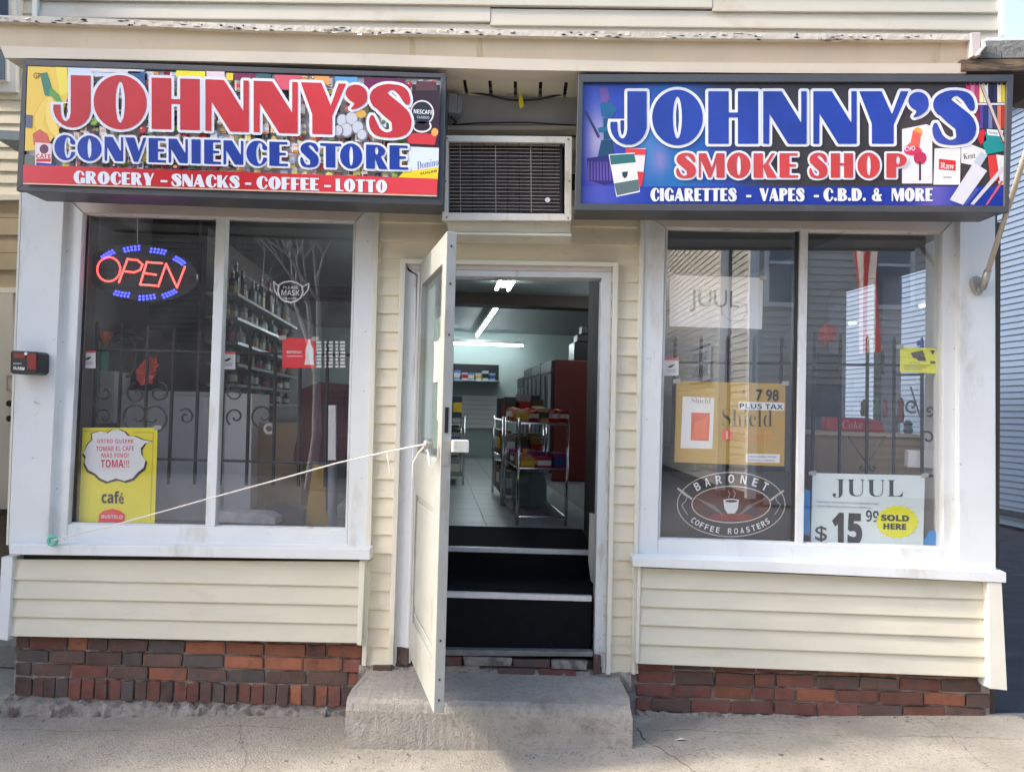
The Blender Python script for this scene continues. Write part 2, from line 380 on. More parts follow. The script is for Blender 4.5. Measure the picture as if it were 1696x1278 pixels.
# ------------------------------------------------------------------ materials
CR = s2l((214, 203, 176)); 
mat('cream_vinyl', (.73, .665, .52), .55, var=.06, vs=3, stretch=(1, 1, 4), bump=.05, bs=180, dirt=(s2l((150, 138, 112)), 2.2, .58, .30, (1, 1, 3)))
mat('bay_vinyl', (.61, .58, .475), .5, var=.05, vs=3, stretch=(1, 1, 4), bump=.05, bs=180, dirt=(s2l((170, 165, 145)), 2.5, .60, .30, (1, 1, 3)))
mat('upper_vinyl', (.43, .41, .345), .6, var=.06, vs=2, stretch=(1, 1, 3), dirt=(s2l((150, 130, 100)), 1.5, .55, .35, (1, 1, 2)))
mat('cornice_metal', (.60, .50, .36), .5, var=.07, vs=1.8, stretch=(3, 1, .4), dirt=[(s2l((168, 142, 96)), 3, .58, .6, (2.5, 1, .25)), (s2l((120, 90, 60)), 6, .70, .6, (4, 1, .2))])
mat('cornice_trim', (.68, .61, .50), .45, var=.05, vs=3, dirt=(s2l((170, 150, 110)), 3, .62, .4, (3, 1, .3)))
mat('peeling_paint', (.62, .57, .49), .7, var=.1, vs=10, bump=.6, bs=40, dirt=[((.05, .038, .026), 9, .60, .9, (.7, 1, 2.2)), ((.30, .24, .16), 14, .58, .6, (.6, 1, 1.5))])
mat('white_paint', (.70, .725, .735), .42, var=.04, vs=4, bump=.12, bs=30, dirt=[(s2l((178, 174, 158)), 3, .56, .5, (1, 1, .35)), (s2l((110, 95, 75)), 22, .69, .75, (1, 1, 1)), (s2l((120, 112, 98)), 7, .66, .5, (2, 1, .4))])
mat('old_white_paint', (.66, .68, .69), .5, var=.05, vs=6, bump=.2, bs=40, dirt=[(s2l((150, 138, 118)), 5, .56, .5, (1.5, 1, .4)), (s2l((70, 58, 48)), 22, .68, .9, (1, 1, .6))])
mat('door_paint', (.36, .37, .35), .5, var=.06, vs=6, bump=.2, bs=40, dirt=[(s2l((140, 130, 110)), 5, .56, .5, (1.5, 1, .4)), (s2l((70, 58, 48)), 22, .70, .8, (1, 1, .6))])
mat('trim_cream', (.70, .685, .60), .45, var=.04, vs=4, dirt=(s2l((180, 170, 135)), 4, .62, .4, (1, 1, .4)))
mat('mauve_trim', (.56, .50, .47), .5, var=.06, vs=6, dirt=(s2l((130, 115, 105)), 6, .6, .4, (1, 1, 1)))
mat('sign_case', (.06, .065, .075), .42, var=.08, vs=5, bump=.05, bs=60, dirt=((.14, .13, .12), 4, .62, .4, (1, 1, 1)))
mat('gray_metal', (.36, .37, .38), .5, var=.05, vs=4, dirt=((.2, .2, .2), 4, .62, .4, (1, 1, 1)))
mat('box_gray', (.28, .32, .36), .45, var=.06, vs=10)
mat('cable_black', (.02, .02, .022), .5)
mat('yellow_plastic', (.8, .72, .03), .4)
mat('ac_case', (.70, .68, .60), .45, var=.05, vs=6, bump=.05, dirt=[(s2l((165, 150, 115)), 5, .58, .5, (1, 1, .5)), (s2l((120, 80, 45)), 18, .70, .8, (1, 1, .5))])
mat('ac_fin', (.085, .072, .066), .5, var=.25, vs=9, metal=.3)
mat('ac_wire', (.40, .37, .34), .5, metal=.5, var=.2, vs=12)
mat('ac_dark', (.012, .012, .013), .8)
def brickmat(name, col, d=.5):
    mat(name, col, .85, var=.22, vs=14, bump=.5, bs=90, rand=.25, dirt=[(s2l((88, 76, 70)), 9, .60 - .12 * d, .75, (1, 1, 1)), (s2l((150, 134, 120)), 13, .63, .6, (1.5, 1, 1)), ((.03, .026, .024), 5, .60, .7, (1, 1, 1))])
brickmat('brick_orange', (.25, .09, .05), .3); brickmat('brick_red', (.165, .062, .047), .5); brickmat('brick_brown', (.105, .06, .05), .8); brickmat('brick_gray', (.078, .064, .064), 1.0)
mat('mortar', (.27, .235, .205), .95, var=.3, vs=20, bump=.8, bs=70, dirt=((.05, .042, .038), 6, .54, .8, (1, 1, 1)))
mat('rough_mortar', (.27, .24, .215), .95, var=.3, vs=26, bump=.9, bs=60, dirt=[((.09, .07, .06), 12, .52, .8, (1, 1, 1)), ((.28, .12, .09), 7, .62, .6, (1, 1, 1))])
def concmat(name, col, spk=.5, extra=None):
    mat(name, col, .9, var=.22, vs=2.6, bump=.7, bs=100, dirt=[(tuple(x * .68 for x in col), 42, .52, .75, (1, 1, 1)), (tuple(x * .70 for x in col), 1.1, .55, .45, (.5, 1.5, 1)), (tuple(min(x * 1.45, .8) for x in col), 38, .62, .6, (1, 1, 1)), (tuple(x * .62 for x in col), 1.8, .56, .55, (1, 1, 1)), (tuple(min(x * 1.5, .8) for x in col), 95, .60, spk, (1, 1, 1)), (tuple(x * .35 for x in col), 60, .67, .7, (1, 1, 1)), (tuple(x * .5 for x in col), 6, .68, .5, (.5, 1.6, 1))] + (extra or []))
concmat('sidewalk_concrete', (.33, .30, .25), .6); concmat('stoop_concrete', (.335, .31, .275), .5, [((.12, .10, .08), 3.0, .58, .45, (1, 1, 1.5)), ((.07, .06, .05), 8, .66, .5, (1, 1, .6))]); concmat('path_concrete', (.36, .33, .27))
mat('asphalt', (.045, .045, .048), .85, var=.3, vs=5, bump=.8, bs=110, dirt=[((.14, .14, .15), 70, .66, .6, (1, 1, 1)), ((.11, .11, .12), 2.5, .6, .6, (1, 1, 1))])
mat('road_asphalt', (.10, .10, .105), .9, var=.15, vs=2, bump=.3, bs=90)
mat('iron_black', (.012, .012, .014), .4)
mat('iron_scroll', (.03, .03, .034), .4)
mat('rubber_black', (.007, .0075, .009), .9, var=.2, vs=20, bump=.15, bs=260, spec=.15)
mat('aluminium', (.66, .67, .70), .42, metal=.4, var=.08, vs=30)
mat('aluminium_dull', (.42, .42, .42), .5, metal=.5, var=.15, vs=18)
mat('chrome', (.75, .75, .76), .18, metal=1)
mat('blue_vinyl', (.105, .145, .21), .5, var=.04, vs=3)
mat('dark_found', (.045, .05, .06), .8, var=.2, vs=5, bump=.3)
mat('old_wood', (.20, .135, .085), .85, var=.35, vs=7, bump=.7, bs=30, stretch=(.6, 1, 6), dirt=[((.05, .035, .025), 8, .5, .8, (.4, 1, 4)), ((.42, .38, .34), 10, .62, .6, (.5, 1, 3))])
mat('shingle_gray', (.20, .20, .185), .9, var=.25, vs=12, bump=.7, bs=60, dirt=((.08, .09, .06), 8, .56, .5, (1, 1, 1)))
mat('mint_wall', (.40, .49, .455), .7, var=.03, vs=2)
mat('dark_partition', (.055, .042, .034), .7, var=.15, vs=4)
mat('room_gray', (.27, .262, .27), .8, var=.05, vs=2)
mat('ceiling_paint', (.34, .38, .37), .8)
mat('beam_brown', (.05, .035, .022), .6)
mat('floor_tile', (.30, .33, .32), .35, var=.06, vs=3, rand=.05)
mat('grout', (.15, .15, .145), .9)
mat('lamp_tube', (.85, .95, 1.0), .5, emit=7.5)
mat('plastic_white', (.74, .75, .74), .35, var=.03)
mat('cooler_red', (.10, .013, .012), .35)
mat('cooler_dark', (.012, .014, .017), .4)
mat('cooler_light', (.30, .34, .36), .3)
mat('cardboard', (.36, .25, .14), .8, var=.06, vs=8, bump=.1)
mat('metal_door', (.62, .60, .52), .5, var=.04, vs=3)
mat('string_white', (.74, .70, .66), .8)
mat('green_tape', (.10, .50, .36), .5)
mat('pole_cream', (.55, .50, .42), .45, var=.08, vs=9)
mat('bracket_metal', (.42, .41, .38), .4, metal=.5, var=.1, vs=20)
mat('plastic_black', (.012, .012, .013), .35)
mat('alarm_red', (.22, .016, .02), .3)
mat('white_print', (.82, .84, .86), .4)
mat('sign_white', (.70, .73, .80), .33)
mat('sign_red', (.50, .035, .045), .30, var=.14, vs=3.5)
mat('sign_blue', (.013, .045, .31), .30, var=.22, vs=3.5)
mat('sign_red2', (.52, .05, .05), .30, var=.12, vs=4)
mat('led_red', (1.0, .06, .05), .4, emit=1.7)
mat('led_blue', (.04, .05, 1.0), .4, emit=1.5)
mat('led_board', (.016, .019, .026), .35)
mat('text_dark', (.03, .035, .04), .5)
GLASS = glassmat('window_glass', .19); GL2 = glassmat('door_glass', .16, (.9, .97, .94)); GL3 = glassmat('side_glass', .05)

# ------------------------------------------------------------------ setting: ground
def gz(x): return .0 + .028 * x
m = M()
N_ = 60
xs_ = [-12 + i * .4 for i in range(61)]
ys_ = [-4.6 + .2 * i for i in range(24)]
def gg(x, y):
    return gz(max(-3, min(3, x))) + .006 * math.sin(x * 3.1 + y * 2) + .004 * math.sin(x * 7 + 1.3 * y) - .003 * math.cos(y * 6)
pts = [(x, y, gg(x, y)) for y in ys_ for x in xs_]
ys_[-1] = .03
pts = [(x, y, gg(x, y)) for y in ys_ for x in xs_]
m.add(pts, [(j * 61 + i, j * 61 + i + 1, (j + 1) * 61 + i + 1, (j + 1) * 61 + i) for j in range(23) for i in range(60)])
tag(m.build('sidewalk', 'sidewalk_concrete', smooth=True), kind='structure')
r_ = random.Random(77); grit = M()
for i in range(900):
    x = r_.uniform(-2.85, 3.4); y = -.015 - abs(r_.gauss(0, .05)) if r_.random() < .55 else r_.uniform(-1.0, -.03)
    if -.87 < x < .62 and y > -.46: y -= .46
    k_ = r_.uniform(.0015, .0055) * (1 if r_.random() < .93 else 2); zz = gg(x, y); a_ = r_.uniform(0, 3)
    grit.add([(x + k_ * math.cos(a_), y + k_ * math.sin(a_), zz - .001), (x + k_ * math.cos(a_ + 2.2), y + k_ * math.sin(a_ + 2.2), zz - .001), (x + k_ * math.cos(a_ + 4.1), y + k_ * math.sin(a_ + 4.1), zz - .001), (x, y, zz + k_ * .9)], [(0, 1, 3), (1, 2, 3), (2, 0, 3)])
tag(grit.build('grit', mat('grit_gray', (.16, .145, .125), .9, var=.6, vs=90)), 'small stones and grit lying along the foot of the wall', 'grit', kind='stuff')
ck = M()
def crack(x, y, dx, dy, n, w):
    pts_ = [(x, y)]
    for _ in range(n): x += dx + r_.uniform(-.016, .016); y += dy + r_.uniform(-.012, .012); pts_.append((x, y))
    for (xa, ya), (xb, yb) in zip(pts_[:-1], pts_[1:]):
        L_ = math.hypot(xb - xa, yb - ya); w2 = w * r_.uniform(.5, 1.3); nx_, ny_ = -(yb - ya) / L_ * w2, (xb - xa) / L_ * w2
        ck.add([(xa - nx_, ya - ny_, gg(xa, ya) + .0015), (xb - nx_, yb - ny_, gg(xb, yb) + .0015), (xb + nx_, yb + ny_, gg(xb, yb) + .0015), (xa + nx_, ya + ny_, gg(xa, ya) + .0015)], [(0, 1, 2, 3)])
crack(.60, -.05, .012, -.030, 9, .0035); crack(.64, -.32, .014, -.035, 16, .0022); crack(.72, -.22, .035, -.003, 16, .002); crack(-1.5, -.02, .01, -.03, 30, .0009); crack(1.3, -.20, .04, -.004, 34, .0016); crack(-2.7, -.20, .04, .0, 40, .0014); crack(2.2, -.02, .004, -.03, 30, .001)
tag(ck.build('crack', mat('crack_dark', (.06, .05, .042), .95)), 'thin dark cracks in the concrete pavement beside the step', 'cracks', kind='stuff')
gm = M()
for i in range(26):
    x, y, q_ = r_.uniform(-2.6, 2.9), r_.uniform(-.95, -.5), r_.uniform(.006, .014); n_ = 9
    gm.add([(x + q_ * r_.uniform(.8, 1.2) * math.cos(k_ * .698), y + q_ * r_.uniform(.8, 1.2) * math.sin(k_ * .698), gg(x, y) + .002) for k_ in range(n_)], [tuple(range(n_))])
tag(gm.build('gum_spots', mat('gum_dark', (.12, .105, .09), .8)), 'old dark gum spots trodden into the pavement', 'gum', kind='stuff')
x, y = P(1127, 1224, -.34)[0], -.34
o = M().add([(x - .03, y, gg(x, y) + .004), (x + .01, y - .012, gg(x, y) + .014), (x + .04, y + .002, gg(x, y) + .003), (x + .006, y + .014, gg(x, y) + .010)], [(0, 1, 3), (1, 2, 3)]).build('paper_scrap', mat('scrap_white', (.75, .75, .74), .7)); tag(o, 'crumpled white paper scrap on the pavement right of the step', 'litter')
m = M(); m.box(-12, 12, -4.72, -4.6, -.35, -.005); tag(m.build('kerb', 'stoop_concrete', bevel=.015), kind='structure')
m = M(); m.add([(-300, -300, -.16), (300, -300, -.16), (300, -4.72, -.16), (-300, -4.72, -.16)], [(0, 1, 2, 3)]); tag(m.build('road', 'road_asphalt'), kind='structure')
m = M()
for j in range(12):
    for i in range(8):
        pass
ax = [2.45 + .35 * i for i in range(10)] + [6 + .6 * i for i in range(12)]; ay = [.0, .12] + [.3 + .6 * i for i in range(40)]; NX = len(ax)
def az(x, y): return .052 - .010 * y + .012 * math.sin(3 * x + 4 * y) + .01 * math.sin(9 * x - 5 * y)
pts = [(x, y, az(x, y) - (.03 if j == 0 else 0)) for j, y in enumerate(ay) for x in ax]
m.add(pts, [(j * NX + i, j * NX + i + 1, (j + 1) * NX + i + 1, (j + 1) * NX + i) for j in range(len(ay) - 1) for i in range(NX - 1)])
tag(m.build('alley', 'asphalt', smooth=True), kind='structure')
m = M(); m.add([(-200, .03, -.42), (200, .03, -.42), (200, 200, -.42), (-200, 200, -.42)], [(0, 1, 2, 3)]); tag(m.build('ground', 'path_concrete'), kind='structure')
m = M(); m.box(-6, -2.72, .03, 2.4, -.08, -.01); m.prism([(-6, 0.12), (-2.8, .13), (-2.8, .0), (-6, .0)], .5, 2.4); tag(m.build('path', 'path_concrete'), kind='structure')

# ------------------------------------------------------------------ the shop building
B = empty('shop_building', (0, 0, 0), 'cream clapboard corner shop with two display windows, open doorway and brick base', 'shop')
PITCH_ = .1016; CZ0 = 3.13
def plank(xbl, xbr, z0, xtl=None, xtr=None, z1=None, Y=0.0, name='siding_plank', mt='cream_vinyl', parent=B, zr0=None, zr1=None, lip=.012):
    xtl = xbl if xtl is None else xtl; xtr = xbr if xtr is None else xtr; z1 = z0 + PITCH_ if z1 is None else z1
    zr0 = z0 if zr0 is None else zr0; zr1 = z1 if zr1 is None else zr1
    v = [(xbl, Y - lip, z0), (xbr, Y - lip, zr0), (xtr, Y - .001, zr1), (xtl, Y - .001, z1), (xbl, Y + .012, z0), (xbr, Y + .012, zr0), (xtr, Y + .012, zr1), (xtl, Y + .012, z1),
         (xbl, Y - lip, z0 + .006), (xbr, Y - lip, zr0 + .006)]
    mm = M(); mm.add(v, [(0, 1, 9, 8), (8, 9, 2, 3), (4, 7, 6, 5), (0, 4, 5, 1), (3, 2, 6, 7), (0, 8, 3, 7, 4), (1, 5, 6, 2, 9)])
    return mm.build(name, mt, parent)
# wall core (behind siding), with openings left for door and windows
def core(x0, x1, z0, z1, y0=.02, y1=.12):
    return M().box(x0, x1, y0, y1, z0, z1)
c = M()
for q in [(-2.72, 2.6, 2.76, 3.9), (-2.76, -.80, .0, .86), (.63, 2.6, .0, .86), (-.84, -.655, .0, 2.76), (.46, .70, .0, 2.76), (-.655, .46, 2.42, 2.76), (-2.76, -2.47, .86, 2.76), (2.36, 2.62, .86, 2.76), (-.655, .46, .0, .30)]:
    c.box(q[0], q[1], .02, .12, q[2], q[3])
c.build('wall_panel', 'dark_partition', B)
# door-section siding: strips both sides and rows above the door
ZB = .243
xl = lambda z: -.800 + .0 * z
k = 0
z = ZB
while z < 2.86:
    z1 = z + PITCH_
    if z1 < 2.45: segs = [(-.842, -.662), (.462, .66)]
    elif z < 2.45: segs = [(-.842, -.662), (.462, .66)]
    else: segs = [(-.842, .70)]
    for s_ in segs: plank(s_[0], s_[1], z)
    z = z1
# rows over the air conditioner, between the two signs
for zz in (2.98, 3.0816): plank(-.5, .45, zz, Y=.0)
M().box(-.85, -.80, .0, .02, .2, 2.95).build('wall_panel', 'cream_vinyl', B)
# bay lower siding (left, right)
def bay(xs_px, lines_l, lines_r, xl0, xl1, xr0, xr1, Y, mt):
    n = len(lines_l)
    for i in range(n - 1):
        a0 = P(xl0[i], lines_l[i], Y); a1 = P(xl0[i + 1], lines_l[i + 1], Y); b0 = P(xr0[i], lines_r[i], Y); b1 = P(xr0[i + 1], lines_r[i + 1], Y)
        plank(a0[0], b0[0], a0[2], a1[0], b1[0], a1[2], Y=Y, mt=mt, zr0=b0[2], zr1=b1[2], lip=.014)
bay(None, [1051.5, 1019.5, 989, 958, 926], [1063, 1032, 1001, 970, 930], [14, 15.5, 17, 18.5, 20.5], 0, [592, 593, 594, 595, 596], 0, -.045, 'bay_vinyl')
bay(None, [1097, 1065, 1033, 1002.5, 972, 940], [1120, 1087, 1055, 1023, 991.5, 964], [1056, 1057, 1057.5, 1058.5, 1059.5, 1060.5], 0, [1642, 1641, 1640, 1639, 1638, 1637], 0, -.045, 'bay_vinyl')
def slab(pxs, y0, y1, name, mt, parent=B, bevel=.003): return M().ppx(pxs, y0, y1).build(name, mt, parent, bevel=bevel)
# corner trims of the lower bays and of the door strips
slab([(2, 922), (21, 922), (12.5, 1061), (-4, 1058)], -.075, .06, 'corner_trim', 'white_paint')
slab([(595, 928), (605, 928), (598.5, 1069), (591, 1068)], -.072, .0, 'corner_trim', 'trim_cream')
slab([(607, 928), (614, 928), (606, 1103), (599.5, 1102)], -.03, .02, 'corner_trim', 'trim_cream')
slab([(1048, 938), (1055.5, 938), (1052, 1117), (1046, 1116)], -.03, .02, 'corner_trim', 'trim_cream')
slab([(1056.5, 938), (1061.5, 938), (1057.5, 1099), (1052.5, 1098)], -.070, .0, 'corner_trim', 'trim_cream')
slab([(1636, 964), (1659.5, 965), (1668.5, 1143), (1639.5, 1140)], -.095, .05, 'corner_trim', 'trim_cream')
slab([(1629, 1119), (1637, 1120), (1638, 1138), (1630, 1136)], -.05, .05, 'corner_trim', 'old_white_paint')
slab([(619, 346), (628, 346), (614, 905), (605, 905)], -.035, .02, 'corner_trim', 'trim_cream')
slab([(1061, 356), (1068, 356), (1056.5, 922), (1049.5, 922)], -.035, .02, 'corner_trim', 'trim_cream')
# sills: apron face and sloping top
def sill(top, bot, y0, y1, name='window_sill'):
    m = M(); n = len(top)
    f = [P(a_, b_, y0) for a_, b_ in top]; g = [P(a_, b_, y0) for a_, b_ in bot]
    vs = f + g + [(q[0], y1, q[2] + .012) for q in f] + [(q[0], y1, q[2]) for q in g]
    fs = []
    for i in range(n - 1):
        fs += [(i, i + 1, n + i + 1, n + i), (i, 2 * n + i, 2 * n + i + 1, i + 1), (n + i, n + i + 1, 3 * n + i + 1, 3 * n + i), (2 * n + i, 3 * n + i, 3 * n + i + 1, 2 * n + i + 1)]
    fs += [(0, n, 3 * n, 2 * n), (n - 1, 3 * n - 1, 4 * n - 1, 2 * n - 1)]
    m.add(vs, fs); return m.build(name, 'white_paint', B, bevel=.004)
sill([(14, 902), (300, 904), (613, 909)], [(15, 918), (300, 922), (613, 927)], -.10, .02)
sill([(1047, 923), (1340, 931.5), (1667, 948)], [(1048, 938), (1340, 950), (1667, 965)], -.10, .02)
# corner posts
slab([(37, 300), (107, 306), (79, 902), (14, 902)], -.06, .05, 'corner_post', 'white_paint')
slab([(33, 300), (36.5, 300), (13.5, 902), (10, 902)], -.05, .3, 'corner_post', 'trim_cream', bevel=0)
slab([(1590, 350), (1648.5, 352), (1649.5, 946), (1588, 942)], -.06, .3, 'corner_post', 'white_paint')
# display windows
def window(tl, tr, br, bl, mt_, mb_, gl, inner, casing_mat='white_paint', dark=0):
    """tl..: outer casing px corners; inner: glass opening px corners tl,tr,br,bl; mt_,mb_: mullion px (l,r) at top and bottom"""
    itl, itr, ibr, ibl = inner
    head = M().ppx([tl, tr, (itr[0], itr[1]), (itl[0], itl[1])], -.02, .08); hd = head.build('window', 'mauve_trim', B, bevel=.003)
    M().ppx([(tl[0], tl[1] + 1.5), (itl[0] - .5, itl[1] + 1.0), (ibl[0] - .5, ibl[1]), (ibl[0] - .5, bl[1]), (bl[0], bl[1])], -.021, .08).build('window_stile', casing_mat, hd, bevel=.003)
    M().ppx([(itr[0] + .5, itr[1] + 1.0), (tr[0], tr[1] + 1.5), br, (ibr[0] + .5, br[1]), (ibr[0] + .5, ibr[1])], -.021, .08).build('window_stile', casing_mat, hd, bevel=.003)
    M().ppx([ibl, ibr, (ibr[0] + .5, br[1]), (ibl[0] - .5, bl[1])], -.0195, .08).build('bottom_rail', casing_mat, hd, bevel=.004)
    # inner bead: slim lighter frame lines
    b_ = M(); w = 3.2
    b_.ppx([(itl[0], itl[1]), (itr[0], itr[1]), (itr[0], itr[1] + w), (itl[0], itl[1] + w)], .0, .03)
    b_.ppx([(itl[0], itl[1] + w), (itl[0] + w, itl[1] + w), (ibl[0] + w, ibl[1] - w), (ibl[0], ibl[1] - w)], .001, .03)
    b_.ppx([(itr[0] - w, itr[1] + w), (itr[0], itr[1] + w), (ibr[0], ibr[1] - w), (ibr[0] - w, ibr[1] - w)], .001, .03)
    b_.ppx([(ibl[0], ibl[1] - w), (ibr[0], ibr[1] - w), ibr, ibl], .0, .03)
    b_.build('glazing_bead', 'old_white_paint', hd)
    ym = lambda x, a_, b2: a_[1] + (b2[1] - a_[1]) * (x - a_[0]) / (b2[0] - a_[0])
    M().ppx([(mt_[0], ym(mt_[0], itl, itr)), (mt_[1], ym(mt_[1], itl, itr)), (mb_[1], ym(mb_[1], ibl, ibr)), (mb_[0], ym(mb_[0], ibl, ibr))], -.008, .05).build('mullion', casing_mat, hd, bevel=.004)
    if dark: M().ppx([(mt_[0] - 9, ym(mt_[0], itl, itr)), (mt_[0] - .5, ym(mt_[0], itl, itr)), (mb_[0] - .5, ym(mb_[0], ibl, ibr)), (mb_[0] - 7, ym(mb_[0], ibl, ibr))], .012, .05).build('sash_edge', 'iron_scroll', hd)
    # screw heads and old nail holes on the casing
    s_ = M()
    for t in (.12, .38, .55, .8):
        x = tr[0] + (br[0] - tr[0]) * t - 10; y = tr[1] + (br[1] - tr[1]) * t; s_.ppx(circ(x, y, 1.1, n=8), -.0225, -.02)
        x = tl[0] + (bl[0] - tl[0]) * t + 10; s_.ppx(circ(x, y + 17, 1.1, n=8), -.0225, -.02)
    s_.build('screw', 'aluminium_dull', hd)
    for a_, b2, c_, d_ in ((itl, (mt_[0], ym(mt_[0], itl, itr)), (mb_[0], ym(mb_[0], ibl, ibr)), ibl), ((mt_[1], ym(mt_[1], itl, itr)), itr, ibr, (mb_[1], ym(mb_[1], ibl, ibr)))):
        M().add([P(*q, .02) for q in (a_, b2, c_, d_)], [(0, 1, 2, 3)]).build('pane', GLASS, hd)
    return hd
window((104, 318), (621, 330), (606, 907), (79, 900), (357.5, 374.5), (339.5, 356), None, ((138, 352), (589, 366), (575, 877), (112, 868)))
window((1068, 352), (1592, 352), (1588, 944), (1056, 921), (1325.5, 1339), (1318, 1331), None, ((1103, 376), (1560, 384), (1562, 908), (1090, 893)), dark=1)
# door surround
slab([(663, 428), (672, 433), (651, 1101), (643, 1098)], -.045, .02, 'door_trim', 'trim_cream')
slab([(1016, 434), (1024.5, 434), (1011, 1117), (1004, 1117)], -.045, .02, 'door_trim', 'trim_cream')
slab([(663.5, 428), (1024.5, 434), (1018, 441), (671, 436)], -.044, .02, 'door_trim', 'trim_cream')
slab([(672, 436), (1016, 441), (1013, 450), (678, 446)], -.02, .1, 'door_casing', 'mauve_trim')
slab([(678, 446), (1013, 450), (1000, 460), (694, 457)], -.012, .12, 'door_casing', 'old_white_paint')
slab([(672, 446), (690, 456), (680, 1098), (652, 1098)], -.018, .10, 'door_casing', 'old_white_paint')
slab([(996.5, 460), (1013, 450), (1003, 1116), (984, 1086)], -.012, .12, 'door_casing', 'old_white_paint')
# dark strip painting the shaded gap between leaf and jamb, hinge side
slab([(690.5, 458), (696, 458), (685, 1095), (680.5, 1095)], .03, .1, 'door_casing', 'ac_dark', bevel=0)
# door closer bracket under the head
slab([(748, 455), (830, 456), (828, 461), (790, 463), (748, 462)], .0, .05, 'door_closer', 'aluminium_dull')
# threshold and patched brick under the door
slab([(690, 1075), (982, 1079), (982, 1087), (690, 1085)], -.02, .034, 'threshold', mat('threshold_metal', (.20, .20, .195), .55, metal=.3, var=.3, vs=14))

# ---- bricks
VAR = []
for i in range(6):
    bmx = bmesh.new(); r_ = random.Random(i)
    bmesh.ops.create_cube(bmx, size=1.0)
    for v in bmx.verts: v.co += Vector((r_.uniform(-.02, .02), r_.uniform(-.09, .09), r_.uniform(-.08, .08)))
    bmesh.ops.bevel(bmx, geom=list(bmx.edges), offset=.05, segments=1, affect='EDGES')
    me = bpy.data.meshes.new('brick'); bmx.to_mesh(me); bmx.free(); VAR.append(me)
BM = {}
def brick(x, z, w, h, mt, y=0.0, dep=.05):
    i = rnd.randrange(6); key = (i, mt)
    if key not in BM:
        me = VAR[i].copy(); me.materials.append(MATS[mt]); BM[key] = me
    o = bpy.data.objects.new('brick', BM[key]); COL.objects.link(o); o.parent = B
    o.location = (x + w / 2, y + dep / 2 + rnd.uniform(-.010, .002), z + h / 2); o.scale = (w, dep, h); o.rotation_euler = (0, rnd.uniform(-.008, .008), 0); return o
def brow(x0, x1, z, h, L, choose, y=-.0, off=0, gap=.011):
    x = x0 - off * L
    while x < x1 - .02:
        w = L * rnd.uniform(.93, 1.06) if rnd.random() > .12 else L * .5
        a_ = max(x, x0); b_ = min(x + w, x1)
        if b_ - a_ > .035: brick(a_, z, b_ - a_, h, choose(a_), y)
        x += w + gap
def pick(ws):
    ks = list(ws); return rnd.choices(ks, [ws[k_] for k_ in ks])[0]
def left_choice(row):
    def f(x):
        t = (x + 2.78) / 1.93
        if row == 0: return pick({'brick_orange': .9, 'brick_red': .4} if t > .35 else {'brick_gray': 1})
        if row == 1: return pick({'brick_orange': 1, 'brick_red': .4, 'brick_brown': .2} if (t > .42 or t < .2) else {'brick_gray': 1, 'brick_brown': .5})
        if row == 2: return pick({'brick_orange': .9, 'brick_red': .5, 'brick_brown': .4} if t > .5 else {'brick_gray': .8, 'brick_brown': .8})
        if row == 3: return pick({'brick_brown': 1, 'brick_red': .5, 'brick_gray': .3, 'brick_orange': .1})
        return pick({'brick_brown': 1, 'brick_red': .8, 'brick_gray': .3, 'brick_orange': .25})
    return f
zt = .520
hs, pt = .0635, .0745
zr = [.4145 - .0745 * i for i in range(4)]
# left wall rows, slightly dipping to the left as the courses really run
for i, zz in enumerate(zr): brow(-2.76, -.855, zz - hs + .003, hs, .205, left_choice(i), off=(i % 2) * .5 + .15)
x = -2.60
brow(-2.76, -2.60, .018, .098, .10, lambda x_: 'brick_brown')
while x < -.87:
    w = rnd.uniform(.060, .067); brick(x, .016, w, .10, left_choice(4)(x)); x += w + .009
right_choice = lambda row: (lambda x_: pick({'brick_red': 1, 'brick_orange': .10, 'brick_brown': .45 if row != 2 else .15, 'brick_gray': .2 if x_ > 2.1 else .03}))
for i, zz in enumerate([.329, .2545, .180, .1055]):
    brow(.655, 2.56, zz - hs + .003, hs, .215, right_choice(i), off=(i % 2) * .5 + .1)
# mortar beds
M().box(-2.77, -.78, .010, .06, -.09, .53).build('mortar_bed', 'mortar', B); M().box(.575, 2.565, .010, .06, -.05, .44).build('mortar_bed', 'mortar', B)
# broken mortar foot along the pavement
def foot(x0, x1, z0, z1, y0, name='mortar_foot', mt='rough_mortar', step=.03, rough=.022, parent=B):
    m = M(); n = int((x1 - x0) / step); top = []; fr = []; bt = []
    rr = random.Random(int(x0 * 100) + 5)
    for i in range(n + 1):
        x = x0 + (x1 - x0) * i / n; zz = z1 + rr.uniform(-rough, rough); yy = y0 - rr.uniform(0, .035)
        top.append((x, .045, zz + .004)); fr.append((x, y0 - .002 + rr.uniform(-.006, .004), zz - .006)); bt.append((x, yy, z0 - .02))
    md = [((a_[0] + b_[0]) / 2, (a_[1] + b_[1]) / 2 - rr.uniform(0, .014), (a_[2] + b_[2]) / 2 + rr.uniform(-.01, .01)) for a_, b_ in zip(fr, bt)]
    vs = top + fr + md + bt; k_ = n + 1; fs = []
    for r0 in range(3):
        for i in range(n): fs.append((r0 * k_ + i, (r0 + 1) * k_ + i, (r0 + 1) * k_ + i + 1, r0 * k_ + i + 1))
    m.add(vs, fs); return m.build(name, mt, parent)
foot(-2.80, -.85, -.10, .000, -.022, rough=.018)
foot(.655, 2.575, .0, .048, -.006, rough=.008)
foot(-.86, .62, .18, .250, -.012, rough=.009)
